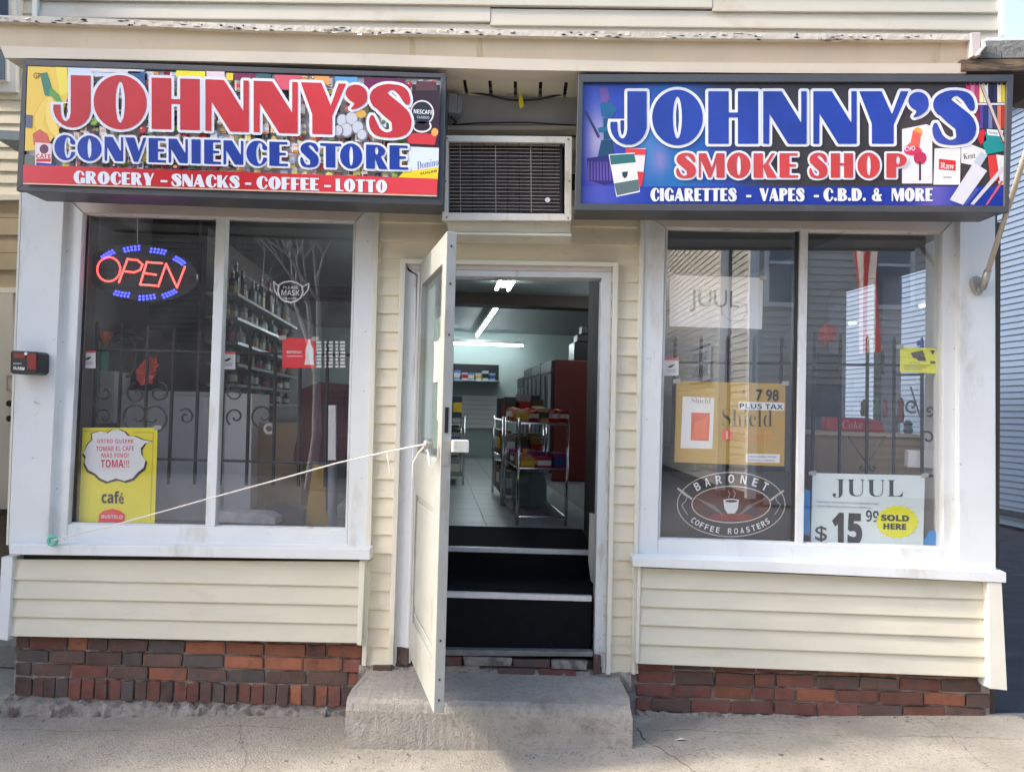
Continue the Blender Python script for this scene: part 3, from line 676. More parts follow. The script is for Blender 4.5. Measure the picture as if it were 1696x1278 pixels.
# patched bricks under the threshold
for (x0, w, mt_, zz, h_) in [(-.545, .24, 'brick_red', .262, .045), (-.29, .26, 'rough_mortar', .264, .045), (-.02, .2, 'brick_brown', .262, .04), (.19, .19, 'rough_mortar', .262, .042), (-.42, .22, 'rough_mortar', .222, .035), (-.1, .2, 'brick_brown', .22, .035), (.12, .2, 'brick_red', .22, .036), (-.78, .1, 'brick_brown', .2, .05), (.415, .04, 'brick_brown', .24, .10), (-.66, .07, 'brick_brown', .25, .1)]:
    brick(x0, zz, w, h_, mt_, y=-.022)

# ---- cornice with its sagging fascia (stations measured along the front)
st = [(-45, 33), (0, 37), (150, 42), (300, 47.5), (450, 52.5), (600, 56.5), (850, 61), (1100, 65), (1350, 67), (1606, 68)]
low1 = [(-45, 72), (0, 76), (150, 80.5), (300, 83), (450, 86), (600, 89), (850, 97), (1100, 103), (1350, 105), (1606, 105)]
low2 = [(-45, 92), (8, 96), (150, 98), (300, 101), (450, 104), (600, 108), (850, 116), (1100, 119.5), (1350, 121.5), (1600, 122)]
def strip(rows, closed_ends=True):
    n = len(rows[0]); vs = [q for r0 in rows for q in r0]; fs = []; R0 = len(rows)
    for j in range(R0):
        k_ = (j + 1) % R0
        for i in range(n - 1): fs.append((j * n + i, j * n + i + 1, k_ * n + i + 1, k_ * n + i))
    fs.append(tuple(j * n for j in range(R0))); fs.append(tuple((j + 1) * n - 1 for j in range(R0 - 1, -1, -1)))
    return M().add(vs, fs)
YF = -.44
A1 = [P(a_, b_ + 1, YF) for a_, b_ in st]; A2 = [P(a_, b_, YF + .015) for a_, b_ in low1]
strip([A1, A2, [(q[0], YF + .06, q[2]) for q in A2], [(q[0], YF + .06, q[2]) for q in A1]]).build('fascia', 'cornice_metal', B)
A3 = [P(a_, b_, YF - .012) for a_, b_ in low1]; A4 = [P(a_, b_, YF - .006) for a_, b_ in low2]
A3 = A3[1:]; A4 = A4[1:]
strip([A3, A4, [(q[0], -.30, q[2] + .004) for q in A4], [(q[0], -.30, q[2]) for q in A3]]).build('fascia_trim', 'cornice_trim', B)
G1 = [P(a_, b_ - 1.4, YF - .002) for a_, b_ in st]; G2 = [P(a_, b_ + 1.2, YF - .002) for a_, b_ in st]
strip([G1, G2, [(q[0], YF + .03, q[2]) for q in G2], [(q[0], YF + .03, q[2]) for q in G1]]).build('gap_shadow_strip', 'old_wood', B)  # dark strip painting the shadow line in the gap under the ledge
# the ledge on top with its peeling front edge
B1 = [P(a_, b_ - 11.5, YF - .03) for a_, b_ in st]; B2 = [P(a_, b_ - 1.6, YF - .03) for a_, b_ in st]
B1 = [(q[0], q[1] - rnd.uniform(0, .004), q[2]) for q in B1]
strip([B1, B2, [(q[0], .0, q[2]) for q in B2], [(q[0], .0, q[2] + .05) for q in B1]]).build('cornice_ledge', 'peeling_paint', B)
# loose paint flakes hanging along the ledge
m = M(); r_ = random.Random(3)
for i in range(28):
    t = r_.random() ** .8; px = 20 + 1560 * t; yb = np.interp(px, [a_ for a_, _ in st], [b_ for _, b_ in st]) - r_.uniform(-.5, 9); w = r_.uniform(2, 9); h_ = r_.uniform(.8, 2.4)
    p0 = P(px, yb, YF - .031); s_ = .0033
    m.add([(p0[0], p0[1], p0[2]), (p0[0] + w * s_, p0[1] - r_.uniform(0, .002), p0[2] + r_.uniform(-.002, .002)), (p0[0] + w * s_ * .9, p0[1] - r_.uniform(.003, .009), p0[2] - h_ * s_), (p0[0] + w * s_ * .1, p0[1] - r_.uniform(.002, .01), p0[2] - h_ * s_)], [(0, 1, 2, 3)])
tag(m.build('paint_flakes', 'trim_cream', B), kind='stuff')
m = M()
for i in range(95):
    px = 20 + 1570 * r_.random() ** 1.25; yb = np.interp(px, [a_ for a_, _ in st], [b_ for _, b_ in st]) - r_.uniform(.5, 10.5); w = r_.uniform(2, 14); h_ = r_.uniform(.7, 3.2)
    m.ppx([(px, yb), (px + w * .5, yb - h_ * .6), (px + w, yb), (px + w * .6, yb + h_ * .5)], YF - .0325, YF - .03)
tag(m.build('rot_patches', 'ac_dark', B), kind='stuff')
# soffit boards under the cornice
m = M()
zs = P(850, 118, YF)[2]
x = -2.6
while x < 2.3:
    w = .115; g_ = .018
    zc = float(np.interp(x, [q[0] for q in A4], [q[2] for q in A4])) + .006; mm = M().box(x, x + w, -.42, .015, zc, zc + .015); mm.build('soffit_board', 'cream_vinyl', B); x += w + g_
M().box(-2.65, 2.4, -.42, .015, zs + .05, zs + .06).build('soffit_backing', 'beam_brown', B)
# upper storey siding
zz = 3.80
rows = [3.705, 3.801, 3.902, 4.003, 4.104, 4.205]
for i, z0 in enumerate(rows):
    z1 = z0 + .1016
    cut = [-2.79, rnd.uniform(-.6, -.2) if i % 2 else rnd.uniform(.7, 1.0), 2.60] if i in (1, 2) else [-2.79, 2.60]
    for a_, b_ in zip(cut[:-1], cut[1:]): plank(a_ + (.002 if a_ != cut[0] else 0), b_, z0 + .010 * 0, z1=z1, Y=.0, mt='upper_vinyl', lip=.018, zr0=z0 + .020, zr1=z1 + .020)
M().box(-2.78, 2.6, .02, .14, 3.6, 4.35).build('upper_wall', 'dark_partition', B)
slab([(53, -12), (61, -12), (61, 33), (52, 32)], -.03, .05, 'corner_trim', 'trim_cream')
slab([(1656, -14), (1665, -14), (1665, 60), (1657, 60)], -.03, 1.2, 'corner_trim', 'white_paint')
slab([(1608, 54), (1624, 53), (1625, 92), (1610, 93)], YF - .04, -.2, 'corner_block', 'mauve_trim')
slab([(1616, 92), (1627, 78), (1627, 66), (1632, 66), (1634, 76), (1621, 92)], YF - .045, YF - .02, 'broken_moulding', 'trim_cream')
slab([(1620, 92), (1633, 77), (1637, 78), (1626, 92)], YF - .03, YF, 'broken_moulding', 'old_wood')
ibox0 = [I(u_, v_, z_) for z_ in (CZ0, 7.3) for v_ in (.5, 9.9) for u_ in (-2.7, 2.69)]
M().add(ibox0, [(0, 2, 3, 1), (4, 5, 7, 6), (0, 1, 5, 4), (2, 6, 7, 3), (0, 4, 6, 2), (1, 3, 7, 5)]).build('upper_storey', 'upper_vinyl', B)
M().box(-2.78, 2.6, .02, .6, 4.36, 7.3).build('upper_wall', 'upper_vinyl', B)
# set-back left part of the building
YL = 2.4
LX = P(-60, 300, YL)[0]; RX = P(60, 300, YL)[0]
y0s = [166 + 19.7 * i for i in range(9)]
zl = [P(15, y, YL)[2] for y in y0s]
for i in range(len(zl)):
    z0 = zl[i]; plank(LX, RX, z0, z1=z0 + (zl[0] - zl[1]) * .999, Y=YL, mt='bay_vinyl', lip=.014)
for i in range(4):   # above, beside the upper window
    z0 = P(45, 46 - 22 * i, 1.0)[2]; plank(P(20, 0, 1.0)[0], P(70, 0, 1.0)[0], z0, z1=z0 + .107, Y=1.0, mt='bay_vinyl')
M().box(LX - 3, RX, YL + .02, YL + .15, -.1, 6).build('side_wall', 'bay_vinyl', B)
# windows of the set-back part
w_ = M().bpx(-30, 76, 26.5, 152, YL - .05, YL).build('window', 'white_paint', B, bevel=.004)
M().bpx(-30, 60, 11.5, 134, YL - .09, YL - .05).build('window_frame', 'plastic_white', w_)
M().bpx(-30, 60, 7.5, 131, YL - .1, YL - .09).build('pane', mat('far_glass', (.10, .14, .19), .1), w_)
w_ = M().bpx(-30, -40, 32, 36, .95, 1.0).build('window', 'white_paint', B, bevel=.004)
M().bpx(-30, -40, 19, 31, .90, .95).build('window_frame', 'plastic_white', w_)
M().bpx(-30, -40, 12.5, 28, .89, .90).build('pane', 'far_glass', w_)
# entry with trim, tan rolled awning boards and door
M().bpx(-60, 322, 60, 331, YL - .06, YL).build('entry_trim', 'trim_cream', B)
for i in range(5): M().bpx(-60, 332 + i * 29, 60, 332 + i * 29 + 28, YL - .03 - .01 * (i % 2), YL).build('transom_board', mat('tan_board', (.40, .33, .22), .6, var=.1, vs=5), B)
M().bpx(-60, 476, 60, 485, YL - .05, YL).build('entry_trim', 'trim_cream', B)
dr = M().bpx(-60, 486, 21, 843, YL - .06, YL).build('side_door', 'metal_door', B)
h = M().bpx(10.5, 623, 12.5, 645, YL - .11, YL - .1); h.bpx(10.5, 621, 18, 625, YL - .11, YL - .06); h.bpx(10.5, 643, 18, 647, YL - .11, YL - .06); h.build('handle', 'bracket_metal', dr)
for yy in (668, 693): M().ppx(circ(15, yy, 5.2, 5.2, 14), YL - .11, YL - .06).build('lock', 'iron_black', dr)
M().bpx(-60, 843.5, 30, 850, YL - .1, YL).build('side_step', 'iron_scroll', B)
M().bpx(-60, 851, 30, 1050, YL - .02, YL).build('side_step', mat('step_brown', (.14, .115, .095), .8, var=.15, vs=6), B)

# ---- right end: rotten return of the cornice with shingles over the alley
zt_ = P(1650, 98, -.42)[2]
rb = M().ppx([(1592, 99), (1640, 98), (1700, 98), (1760, 99), (1760, 117), (1640, 117), (1592, 118)], -.455, .6).build('return_board', 'old_wood', B)
M().ppx([(1594, 118), (1760, 118), (1760, 123), (1594, 122)], -.44, .6).build('return_board', 'beam_brown', B)  # dark strip drawn as the shadow below the wooden return
r_ = random.Random(5)
for row in range(3):
    x = 1622 + row * 3
    while x < 1760:
        w = r_.uniform(26, 44); yb = 96 - row * 9.5
        M().ppx([(x, yb - 10), (x + w - 1, yb - 10 + r_.uniform(-.7, .7)), (x + w - 1, yb + r_.uniform(-.6, .6)), (x, yb + r_.uniform(-.6, .6))], -.44 + row * .03, .0).build('shingle', 'shingle_gray', B); x += w
M().ppx([(1636, 62), (1760, 60), (1760, 67), (1636, 68)], -.36, 1.0).build('return_cap', 'white_paint', B)
M().ppx([(1676, 112), (1790, 112), (1790, 170), (1676, 160)], .35, .5).build('return_soffit', mat('brown_soffit', (.17, .14, .11), .8, var=.1, vs=6), B)

# ---- door leaf, standing open
H_ = Vector((-.592, -.012, 0)); FE = Vector((-.362, -.815, 0)); dvec = (FE - H_); LW = dvec.length; dn = dvec.normalized(); nn = Vector((dn.y, -dn.x, 0))  # nn points left/outside face
if nn.x > 0: nn = -nn
DZ0, DZ1, TH = .308, 2.452, .046
def leaf(s0, s1, z0, z1, t0, t1, sag0=0, sag1=0):
    """s along the leaf from the hinge, t across (0 = outer/left face, TH = inner)"""
    m = M(); vs = []
    for zz in (z0, z1):
        for t in (t0, t1):
            for s_ in (s0, s1):
                q = H_ + dn * s_ - nn * t; vs.append((q.x, q.y, zz))
    m.add(vs, [(0, 2, 3, 1), (4, 5, 7, 6), (0, 1, 5, 4), (2, 6, 7, 3), (0, 4, 6, 2), (1, 3, 7, 5)]); return m
door = leaf(0, .095, DZ0, DZ1, 0, TH).build('door', 'door_paint', B, bevel=.003)
leaf(LW - .095, LW, DZ0, DZ1, 0, TH).build('door_stile', 'door_paint', door, bevel=.003)
leaf(.0955, LW - .0955, DZ1 - .13, DZ1, 0.001, TH - .001).build('door_rail', 'door_paint', door, bevel=.003)
leaf(.0955, LW - .0955, DZ0, DZ0 + .20, 0.001, TH - .001).build('door_rail', 'door_paint', door, bevel=.003)
leaf(.0955, LW - .0955, 1.19, 1.42, 0.001, TH - .001).build('door_rail', 'door_paint', door, bevel=.003)
leaf(.0955, LW - .0955, DZ0 + .2005, 1.1895, 0.014, TH - .012).build('kick_panel', 'door_paint', door, bevel=0)
leaf(.115, LW - .115, DZ0 + .24, .56, 0.006, .014).build('kick_panel', 'door_paint', door, bevel=.004)
leaf(.115, LW - .115, .60, 1.16, 0.006, .014).build('kick_panel', 'door_paint', door, bevel=.004)
leaf(.0955, LW - .0955, 1.4205, DZ1 - .1305, .02, .026).build('pane', GL2, door)
# coloured sheets painting the pale greenish and pinkish reflections in the door glass
for (s0, s1, z0, z1, mt_) in [(.12, .40, 1.50, 2.28, 'reflect_white'), (.42, .66, 1.46, 2.1, 'reflect_green'), (.46, .62, 1.78, 1.98, 'reflect_pink'), (.60, .66, 1.6, 1.99, 'reflect_yellow')]:
    mat('reflect_white', (.62, .65, .64), .4); mat('reflect_green', (.50, .60, .55), .4); mat('reflect_pink', (.72, .55, .52), .4); mat('reflect_yellow', (.70, .68, .40), .4)
    leaf(s0, s1, z0, z1, .0265 if mt_ in ('reflect_white', 'reflect_green') else .0185, .0275 if mt_ in ('reflect_white', 'reflect_green') else .0195).build('notice', mt_, door)
# lock, latch faceplate and bolt
def leaf_edge(z0, z1, t0, t1, out, mt_, name):
    leaf(LW + .0005, LW + out, z0, z1, t0, t1).build(name, mt_, door)
leaf_edge(1.545, 1.66, .014, .03, .003, 'plastic_black', 'latch'); leaf_edge(1.40, 1.50, .010, .034, .004, 'bracket_metal', 'latch')
leaf_edge(1.20, 1.34, .012, .032, .002, 'bracket_metal', 'latch_plate')
for zz in (2.38, 2.21, 1.98, .62, .36, .45): leaf_edge(zz, zz + .01, .018, .026, .002, 'iron_scroll', 'screw')
lk = leaf(LW - .06, LW + .03, 1.46, 1.515, TH + .001, TH + .075); lk.build('lock_body', 'ac_case', door, bevel=.004)

kb = H_ + dn * (LW - .045) + nn * .03
kk = M(); pp = [kb + nn * t for t in (0, .015, .03, .04)]; kk.tube([tuple(Vector((q.x, q.y, 1.49))) for q in pp], [.012, .012, .022, .018], 10); kk.build('knob', 'bracket_metal', door, smooth=True)
# a length of white draught strip beside the leaf
leaf(.012, .03, .36, 2.40, -.012, -.001).build('weather_strip', 'plastic_white', door)

# ---- stoop
m = M()
f = [(576, 1157), (1046, 1160)]; stt = [P(574, 1158, -.43), P(700, 1160, -.44), P(900, 1160, -.445), P(1046, 1158, -.43)]
ztop = .222
nx = 70; prof = [(.04, ztop + .006), (-.1, ztop), (-.3, ztop - .004), (-.395, ztop - .008), (-.425, ztop - .025), (-.435, ztop - .06), (-.437, .10), (-.44, .02), (-.442, -.06)]
X0, X1 = -.835, .572
vs = []; r_ = random.Random(9)
for j, (yy, zz) in enumerate(prof):
    for i in range(nx + 1):
        t = i / nx; x = X0 + (X1 - X0) * t
        jx = r_.uniform(-.002, .002) if 0 < j else 0; jy = (r_.uniform(-.0014, .0014) + .0015 * math.sin(i * .31 + j * 2)) if j > 2 else 0; jz = r_.uniform(-.0015, .0015) - (.012 * max(0, math.sin(i * .41 + 1) * math.sin(i * .17 + .4) - .55) if j in (3, 4) else 0)
        if i == 0: x += .06 * (1 - min(1, -yy / .3 + .1)) + (.018 if j in (0, 1) else 0)
        if i == nx: x -= .02 * (1 - min(1, -yy / .3 + .1)) + (.008 if j in (3, 4) else 0)
        vs.append((x, yy + jy, zz + jz))
fs = [(j * (nx + 1) + i, (j + 1) * (nx + 1) + i, (j + 1) * (nx + 1) + i + 1, j * (nx + 1) + i + 1) for j in range(len(prof) - 1) for i in range(nx)]
fs.append(tuple(j * (nx + 1) for j in range(len(prof)))); fs.append(tuple((j + 1) * (nx + 1) - 1 for j in range(len(prof) - 1, -1, -1)))
m.add(vs, fs); o = m.build('entrance_step', 'stoop_concrete', bevel=.012)
tag(o, 'worn grey concrete step block in front of the open doorway', 'step')

# ------------------------------------------------------------------ signs
def sign_case(outer, prnt, label, cat='sign', Y0=-.45, Y1=-.20):
    root = empty('shop_sign', P((outer[0][0] + outer[1][0]) / 2, outer[2][1], (Y0 + Y1) / 2), label, cat)
    # frame of four bars plus box body
    o = outer; p_ = prnt
    M().ppx([(o[0][0] + 3, o[0][1] + 3), (o[1][0] - 3, o[1][1] + 3), (o[2][0] - 3, o[2][1] - 3), (o[3][0] + 3, o[3][1] - 3)], Y0 + .02, Y1).build('case', 'sign_case', root)
    M().ppx([o[0], o[1], p_[1], p_[0]], Y0, Y0 + .03).build('frame_bar', 'sign_case', root, bevel=.002)
    M().ppx([p_[3], p_[2], o[2], o[3]], Y0, Y0 + .03).build('frame_bar', 'sign_case', root, bevel=.002)
    M().ppx([o[0], p_[0], p_[3], o[3]], Y0 + .0005, Y0 + .03).build('frame_bar', 'sign_case', root, bevel=.002)
    M().ppx([p_[1], o[1], o[2], p_[2]], Y0 + .0005, Y0 + .03).build('frame_bar', 'sign_case', root, bevel=.002)
    return root
# left sign
LO = [(38, 98), (739, 122), (734, 340), (27, 316)]; LP = [(45, 109), (730, 129), (724, 327), (38, 305)]
S1 = sign_case(LO, LP, "wide lightbox sign reading JOHNNY'S CONVENIENCE STORE, red and blue letters, above the left window")
INKG = .92; YS = -.433
A = M(); r_ = random.Random(11)
A.art(LP, (205, 208, 214), YS, 0)
def inter(q, t, s):   # bilinear position inside print
    a_ = [q[0][i] + (q[1][i] - q[0][i]) * t for i in (0, 1)]; b_ = [q[3][i] + (q[2][i] - q[3][i]) * t for i in (0, 1)]
    return (a_[0] + (b_[0] - a_[0]) * s, a_[1] + (b_[1] - a_[1]) * s)
# collage of products as printed blocks
palette = [(232, 232, 236), (226, 214, 206), (214, 222, 232), (236, 222, 190), (226, 208, 150), (220, 120, 110), (120, 40, 60), (60, 90, 110), (240, 225, 90), (235, 180, 140), (180, 190, 205), (90, 130, 90), (205, 60, 60), (230, 230, 235), (170, 150, 140), (100, 100, 130), (240, 160, 90)]
lay = 1.0
def pr(pts, col):
    global lay
    A.art([(min(max(x, 47), 722), min(max(y, 113 + (x - 45) * .029), 275 + (x - 45) * .032)) for x, y in pts], col, YS, lay); lay += .045
def darker(c_, k_): return tuple(int(v_ * k_) for v_ in c_)
spots = [(x + r_.uniform(-4, 4), y + r_.uniform(-4, 4)) for y in range(124, 292, 15) for x in range(112, 724, 15)]; r_.shuffle(spots)
for (x, y) in spots:
    k_ = r_.random(); c_ = r_.choice(palette); c2 = r_.choice(palette)
    if k_ < .28:      # can
        w, h_ = r_.uniform(8, 12), r_.uniform(13, 19); pr(rect(x - w / 2, y - h_ / 2, x + w / 2, y + h_ / 2), c_); pr(circ(x, y - h_ / 2, w / 2, 2, 10), (206, 208, 214)); pr(circ(x, y + h_ / 2, w / 2, 2, 10), darker(c_, .7)); pr(rect(x - w / 2, y - h_ * .2, x + w / 2, y + h_ * .15), c2); pr(rect(x - w * .32, y - h_ * .45, x - w * .18, y + h_ * .45), (240, 240, 240))
    elif k_ < .52:    # carton seen at an angle
        w, h_ = r_.uniform(9, 16), r_.uniform(10, 18); q = r_.uniform(-3, 3); pr([(x - w / 2, y - h_ / 2 + q), (x + w / 4, y - h_ / 2 - q), (x + w / 4, y + h_ / 2 - q), (x - w / 2, y + h_ / 2 + q)], c_); pr([(x + w / 4, y - h_ / 2 - q), (x + w / 2, y - h_ / 2), (x + w / 2, y + h_ / 2), (x + w / 4, y + h_ / 2 - q)], darker(c_, .65)); pr(circ(x - w * .12, y, w * .22, h_ * .2, 10), c2); pr(rect(x - w * .38, y + h_ * .28, x + w * .12, y + h_ * .36), (40, 36, 40))
    elif k_ < .74:    # fruit or roll
        q = r_.uniform(4.5, 7.5); c_ = r_.choice([(226, 90, 60), (240, 170, 60), (150, 190, 80), (206, 50, 60), (240, 214, 120), (226, 150, 130)]); pr(circ(x, y, q, q, 14), darker(c_, .75)); pr(circ(x - .6, y - .8, q * .86, q * .86, 14), c_); pr(circ(x - q * .35, y - q * .4, q * .25, q * .2, 8), (250, 240, 226)); pr([(x, y - q), (x + 3, y - q - 3), (x + 1, y - q + 1)], (60, 110, 60))
    else:             # crinkled bag
        w, h_ = r_.uniform(10, 15), r_.uniform(13, 18); pr([(x - w * .45, y - h_ / 2), (x + w * .45, y - h_ / 2 + 1), (x + w * .5, y), (x + w * .42, y + h_ / 2), (x - w * .5, y + h_ / 2 - 1), (x - w * .4, y)], c_); pr([(x - w * .45, y - h_ / 2), (x + w * .45, y - h_ / 2 + 1), (x + w * .45, y - h_ / 2 + 3), (x - w * .45, y - h_ / 2 + 2)], (236, 236, 240)); pr([(x - w * .3, y - 2), (x + w * .3, y - 4), (x + w * .32, y + 3), (x - w * .3, y + 4)], c2)
L0 = lay + 1
A.art([(46, 110), (112, 112), (112, 160), (98, 215), (80, 240), (60, 248), (41, 250)], (242, 205, 88), YS, L0)
A.art([(92, 111), (112, 112), (118, 150), (100, 160)], (245, 225, 90), YS, L0 + 1)
A.art([(112, 112), (240, 116), (235, 122), (150, 128), (112, 150)], (214, 226, 246), YS, L0 + 1)
# bananas
def banana(pts, c1, c2, l):
    A.art(pts, c1, YS, l); m_ = [(x * .9 + 8.2, y * .92 + 14) for x, y in pts]; A.art(m_, c2, YS, l + .5)
banana([(78, 158), (66, 172), (56, 190), (54, 208), (60, 222), (70, 232), (78, 226), (72, 208), (74, 188), (82, 166)], (236, 190, 70), (246, 212, 100), L0 + 2)
banana([(80, 158), (74, 185), (76, 205), (84, 222), (94, 232), (100, 226), (94, 205), (90, 185), (88, 162)], (240, 196, 84), (250, 218, 120), L0 + 4)
A.art([(66, 122), (78, 120), (86, 146), (82, 160), (74, 158), (70, 140)], (60, 130, 110), YS, L0 + 6)
A.art([(84, 144), (98, 158), (104, 172), (98, 176), (88, 162), (80, 156)], (96, 160, 76), YS, L0 + 6.5)
A.art([(54, 222), (66, 214), (78, 222), (84, 240), (70, 248), (56, 240)], (214, 100, 90), YS, L0 + 6.6)
A.art([(43, 190), (54, 191), (53, 212), (42, 211)], (96, 104, 132), YS, L0 + 7)
A.art([(41, 256), (60, 258), (58, 276), (40, 274)], (110, 120, 110), YS, L0 + 7)
A.art([(58, 236), (86, 238), (85, 274), (58, 273)], (236, 218, 220), YS, L0 + 7.3)
A.art(circ(73, 247, 7.5, 8, 14), (110, 60, 90), YS, L0 + 7.7)
A.art(rect(60, 263, 84, 268), (214, 50, 60), YS, L0 + 7.7); A.art([(60, 269), (92, 272), (92, 277), (60, 275)], (40, 60, 160), YS, L0 + 7.8)
put_text(A, bold('CAFE'), (60, 262), (84, 262.6), (60, 255), YS - .0003 * (L0 + 8), .0, (196, 40, 56))
# upper product strips
for (x0, y0, x1, y1, c_) in [(292, 117, 342, 128, (240, 226, 50)), (375, 121, 386, 133, (246, 208, 60)), (388, 121, 424, 132, (120, 40, 80)), (424, 122, 448, 140, (60, 100, 110)), (455, 124, 500, 148, (214, 90, 110)), (520, 126, 545, 140, (230, 160, 90)), (555, 127, 592, 140, (90, 160, 216)), (603, 129, 672, 160, (110, 36, 84)), (150, 113, 232, 119, (226, 226, 220)), (212, 118, 240, 140, (50, 90, 140)), (340, 118, 372, 130, (226, 206, 216))]:
    A.art([(x0, y0), (x1, y0 + .03 * (x1 - x0)), (x1, y1 + .03 * (x1 - x0)), (x0, y1)], c_, YS, L0 + 8)
# eggs, star cookie
k8 = 0
for (x, y, rx) in [(567, 200, 9), (583, 197, 10), (574, 216, 10), (593, 212, 9.5), (560, 217, 8), (600, 224, 8)]:
    A.art(circ(x, y, rx + 1, rx * 1.15 + 1, 16), (120, 124, 140), YS, L0 + 8.2 + k8 * .4); A.art(circ(x - .6, y - 1, rx - .6, rx * 1.15 - 1, 16), (196, 200, 212), YS, L0 + 8.4 + k8 * .4); k8 += 1
A.art(circ(598, 189, 9, 7, 9), (212, 170, 80), YS, L0 + 11)
# coffee jar
A.art([(683, 140), (729, 141), (727, 244), (676, 242), (680, 200)], (50, 36, 46), YS, L0 + 11.2)
A.art([(690, 134), (722, 136), (724, 150), (688, 150)], (92, 60, 66), YS, L0 + 11.5)
A.art(circ(699, 187, 20, 21, 26), (226, 220, 226), YS, L0 + 12); A.art(circ(699, 187, 17.5, 18.5, 26), (38, 44, 56), YS, L0 + 12.4)
put_text(A, bold('NESCAFE'), (685, 188), (716, 190), (685.5, 181), YS - .0003 * (L0 + 12.8), 0, (235, 235, 240)); put_text(A, bold('CLASICO'), (691, 196), (711, 197), (691, 192), YS - .0003 * (L0 + 12.8), 0, (190, 205, 215))
A.art(circ(699, 209, 16, 11, 22), (232, 224, 228), YS, L0 + 12); A.art(circ(699, 209, 13, 8, 22), (40, 34, 40), YS, L0 + 12.4)
A.art([(674, 220), (724, 222), (720, 240), (676, 238)], (206, 60, 66), YS, L0 + 12.3); A.art(circ(720, 219, 6, 7, 9), (240, 170, 90), YS, L0 + 12.9)
A.art([(678, 243), (727, 245), (726, 286), (674, 284)], (214, 226, 240), YS, L0 + 13)
A.art([(668, 285), (726, 277), (725, 298), (660, 294)], (240, 208, 40), YS, L0 + 13.2)
put_text(A, bold('Domino', 1), (691, 281), (726, 274.5), (691, 268), YS - .0003 * (L0 + 13.6), -.01, (50, 70, 150)); put_text(A, bold('SUGAR'), (696, 290), (724, 285), (696, 286), YS - .0003 * (L0 + 13.6), 0, (50, 50, 60))
# red band
A.grad([(38.5, 273), (724.5, 296), (724, 322.5), (38, 302.5)], lambda t, q: (214 - 26 * math.exp(-((t - .4) / .22) ** 2), 66 - 44 * math.exp(-((t - .42) / .25) ** 2), 76 - 44 * math.exp(-((t - .42) / .25) ** 2)), 30, 2, YS, L0 + 14)
A.art([(38, 303), (724, 323.5), (724, 325.5), (38, 305)], (238, 196, 170), YS, L0 + 14)
put_text(A, 'GP', (55.5, 130), (67, 130.5), (55.5, 120.5), YS - .0003 * (L0 + 8), 0, (110, 50, 60))
LT = YS - .0003 * (L0 + 15)
A.build('printed_picture', INK, S1)
base1 = lambda x: 208.6 + (x - 88) * .0312
sp1 = [(88, 150), (155, 243), (251, 331), (340, 412), (420, 493), (498, 573), (573, 607), (611, 682)]
m = M(); letters(m, "JOHNNY'S", sp1, base1, 85, LT, .055, 90); m.build('letter_outline', 'sign_white', S1)
m = M(); letters(m, "JOHNNY'S", sp1, base1, 85, LT - .002, 0, 90); m.build('lettering', 'sign_red', S1)
base2 = lambda x: 264.4 + (x - 105) * .0298
sp2 = [(90, 124), (128, 168), (173, 204), (207, 242), (246, 275), (279, 311), (317, 332), (338, 366), (370, 403), (408, 442), (446, 477), (497, 528), (530, 565), (563, 600), (606, 642), (645, 676)]
for w_, q_ in (("CONVENIENCE", sp2[:11]), ("STORE", sp2[11:])):
    m = M(); letters(m, w_, q_, base2, 40, LT - .001, .09, 46); m.build('letter_outline', 'sign_white', S1)
    m = M(); letters(m, w_, q_, base2, 40, LT - .003, 0, 46); m.build('lettering', 'sign_blue', S1)
base3 = lambda x: 304 + (x - 135) * .0301
m = M()
for w_s, x0, x1 in [('GROCERY', 122, 255), ('-', 266, 277), ('SNACKS', 284, 397), ('-', 406, 416), ('COFFEE', 425, 528.5), ('-', 537, 548), ('LOTTO', 556, 641)]:
    m = M(); letters(m, w_s, word_spans(w_s, x0, x1), base3, 20.5, LT - .001, 0.01, 30); m.build('lettering', 'sign_white', S1)
# right sign
INKG = .66
RO = [(958, 123), (1679, 123.5), (1671, 352), (952, 348)]; RP = [(966, 136), (1668, 135.5), (1664, 341), (962, 337)]
S2 = sign_case(RO, RP, "wide lightbox sign reading JOHNNY'S SMOKE SHOP in blue and red, above the right window")
A = M()
def mixc(a_, b_, k_): k_ = max(0, min(1, k_)); return tuple(a_[i] + (b_[i] - a_[i]) * k_ for i in range(3))
def bump_(t, c_, w): return math.exp(-((t - c_) / w) ** 2)
def bgc(t, q):
    c_ = mixc((44, 78, 196), (30, 130, 200), bump_(t, .22, .09) * (.5 + .5 * q)); c_ = mixc(c_, (70, 60, 190), bump_(t, .05, .05) * q)
    c_ = mixc(c_, (205, 196, 232), .95 * bump_(t, .035, .028) * bump_(q, .48, .28)); c_ = mixc(c_, (190, 150, 214), .8 * bump_(t, .185, .02) * bump_(q, .64, .12)); c_ = mixc(c_, (110, 180, 230), .6 * bump_(t, .15, .03) * bump_(q, .5, .3))
    return mixc(c_, (66, 63, 64), (t - .24 - .12 * q) / .12)
A.grad(RP, bgc, 70, 18, YS, 0)
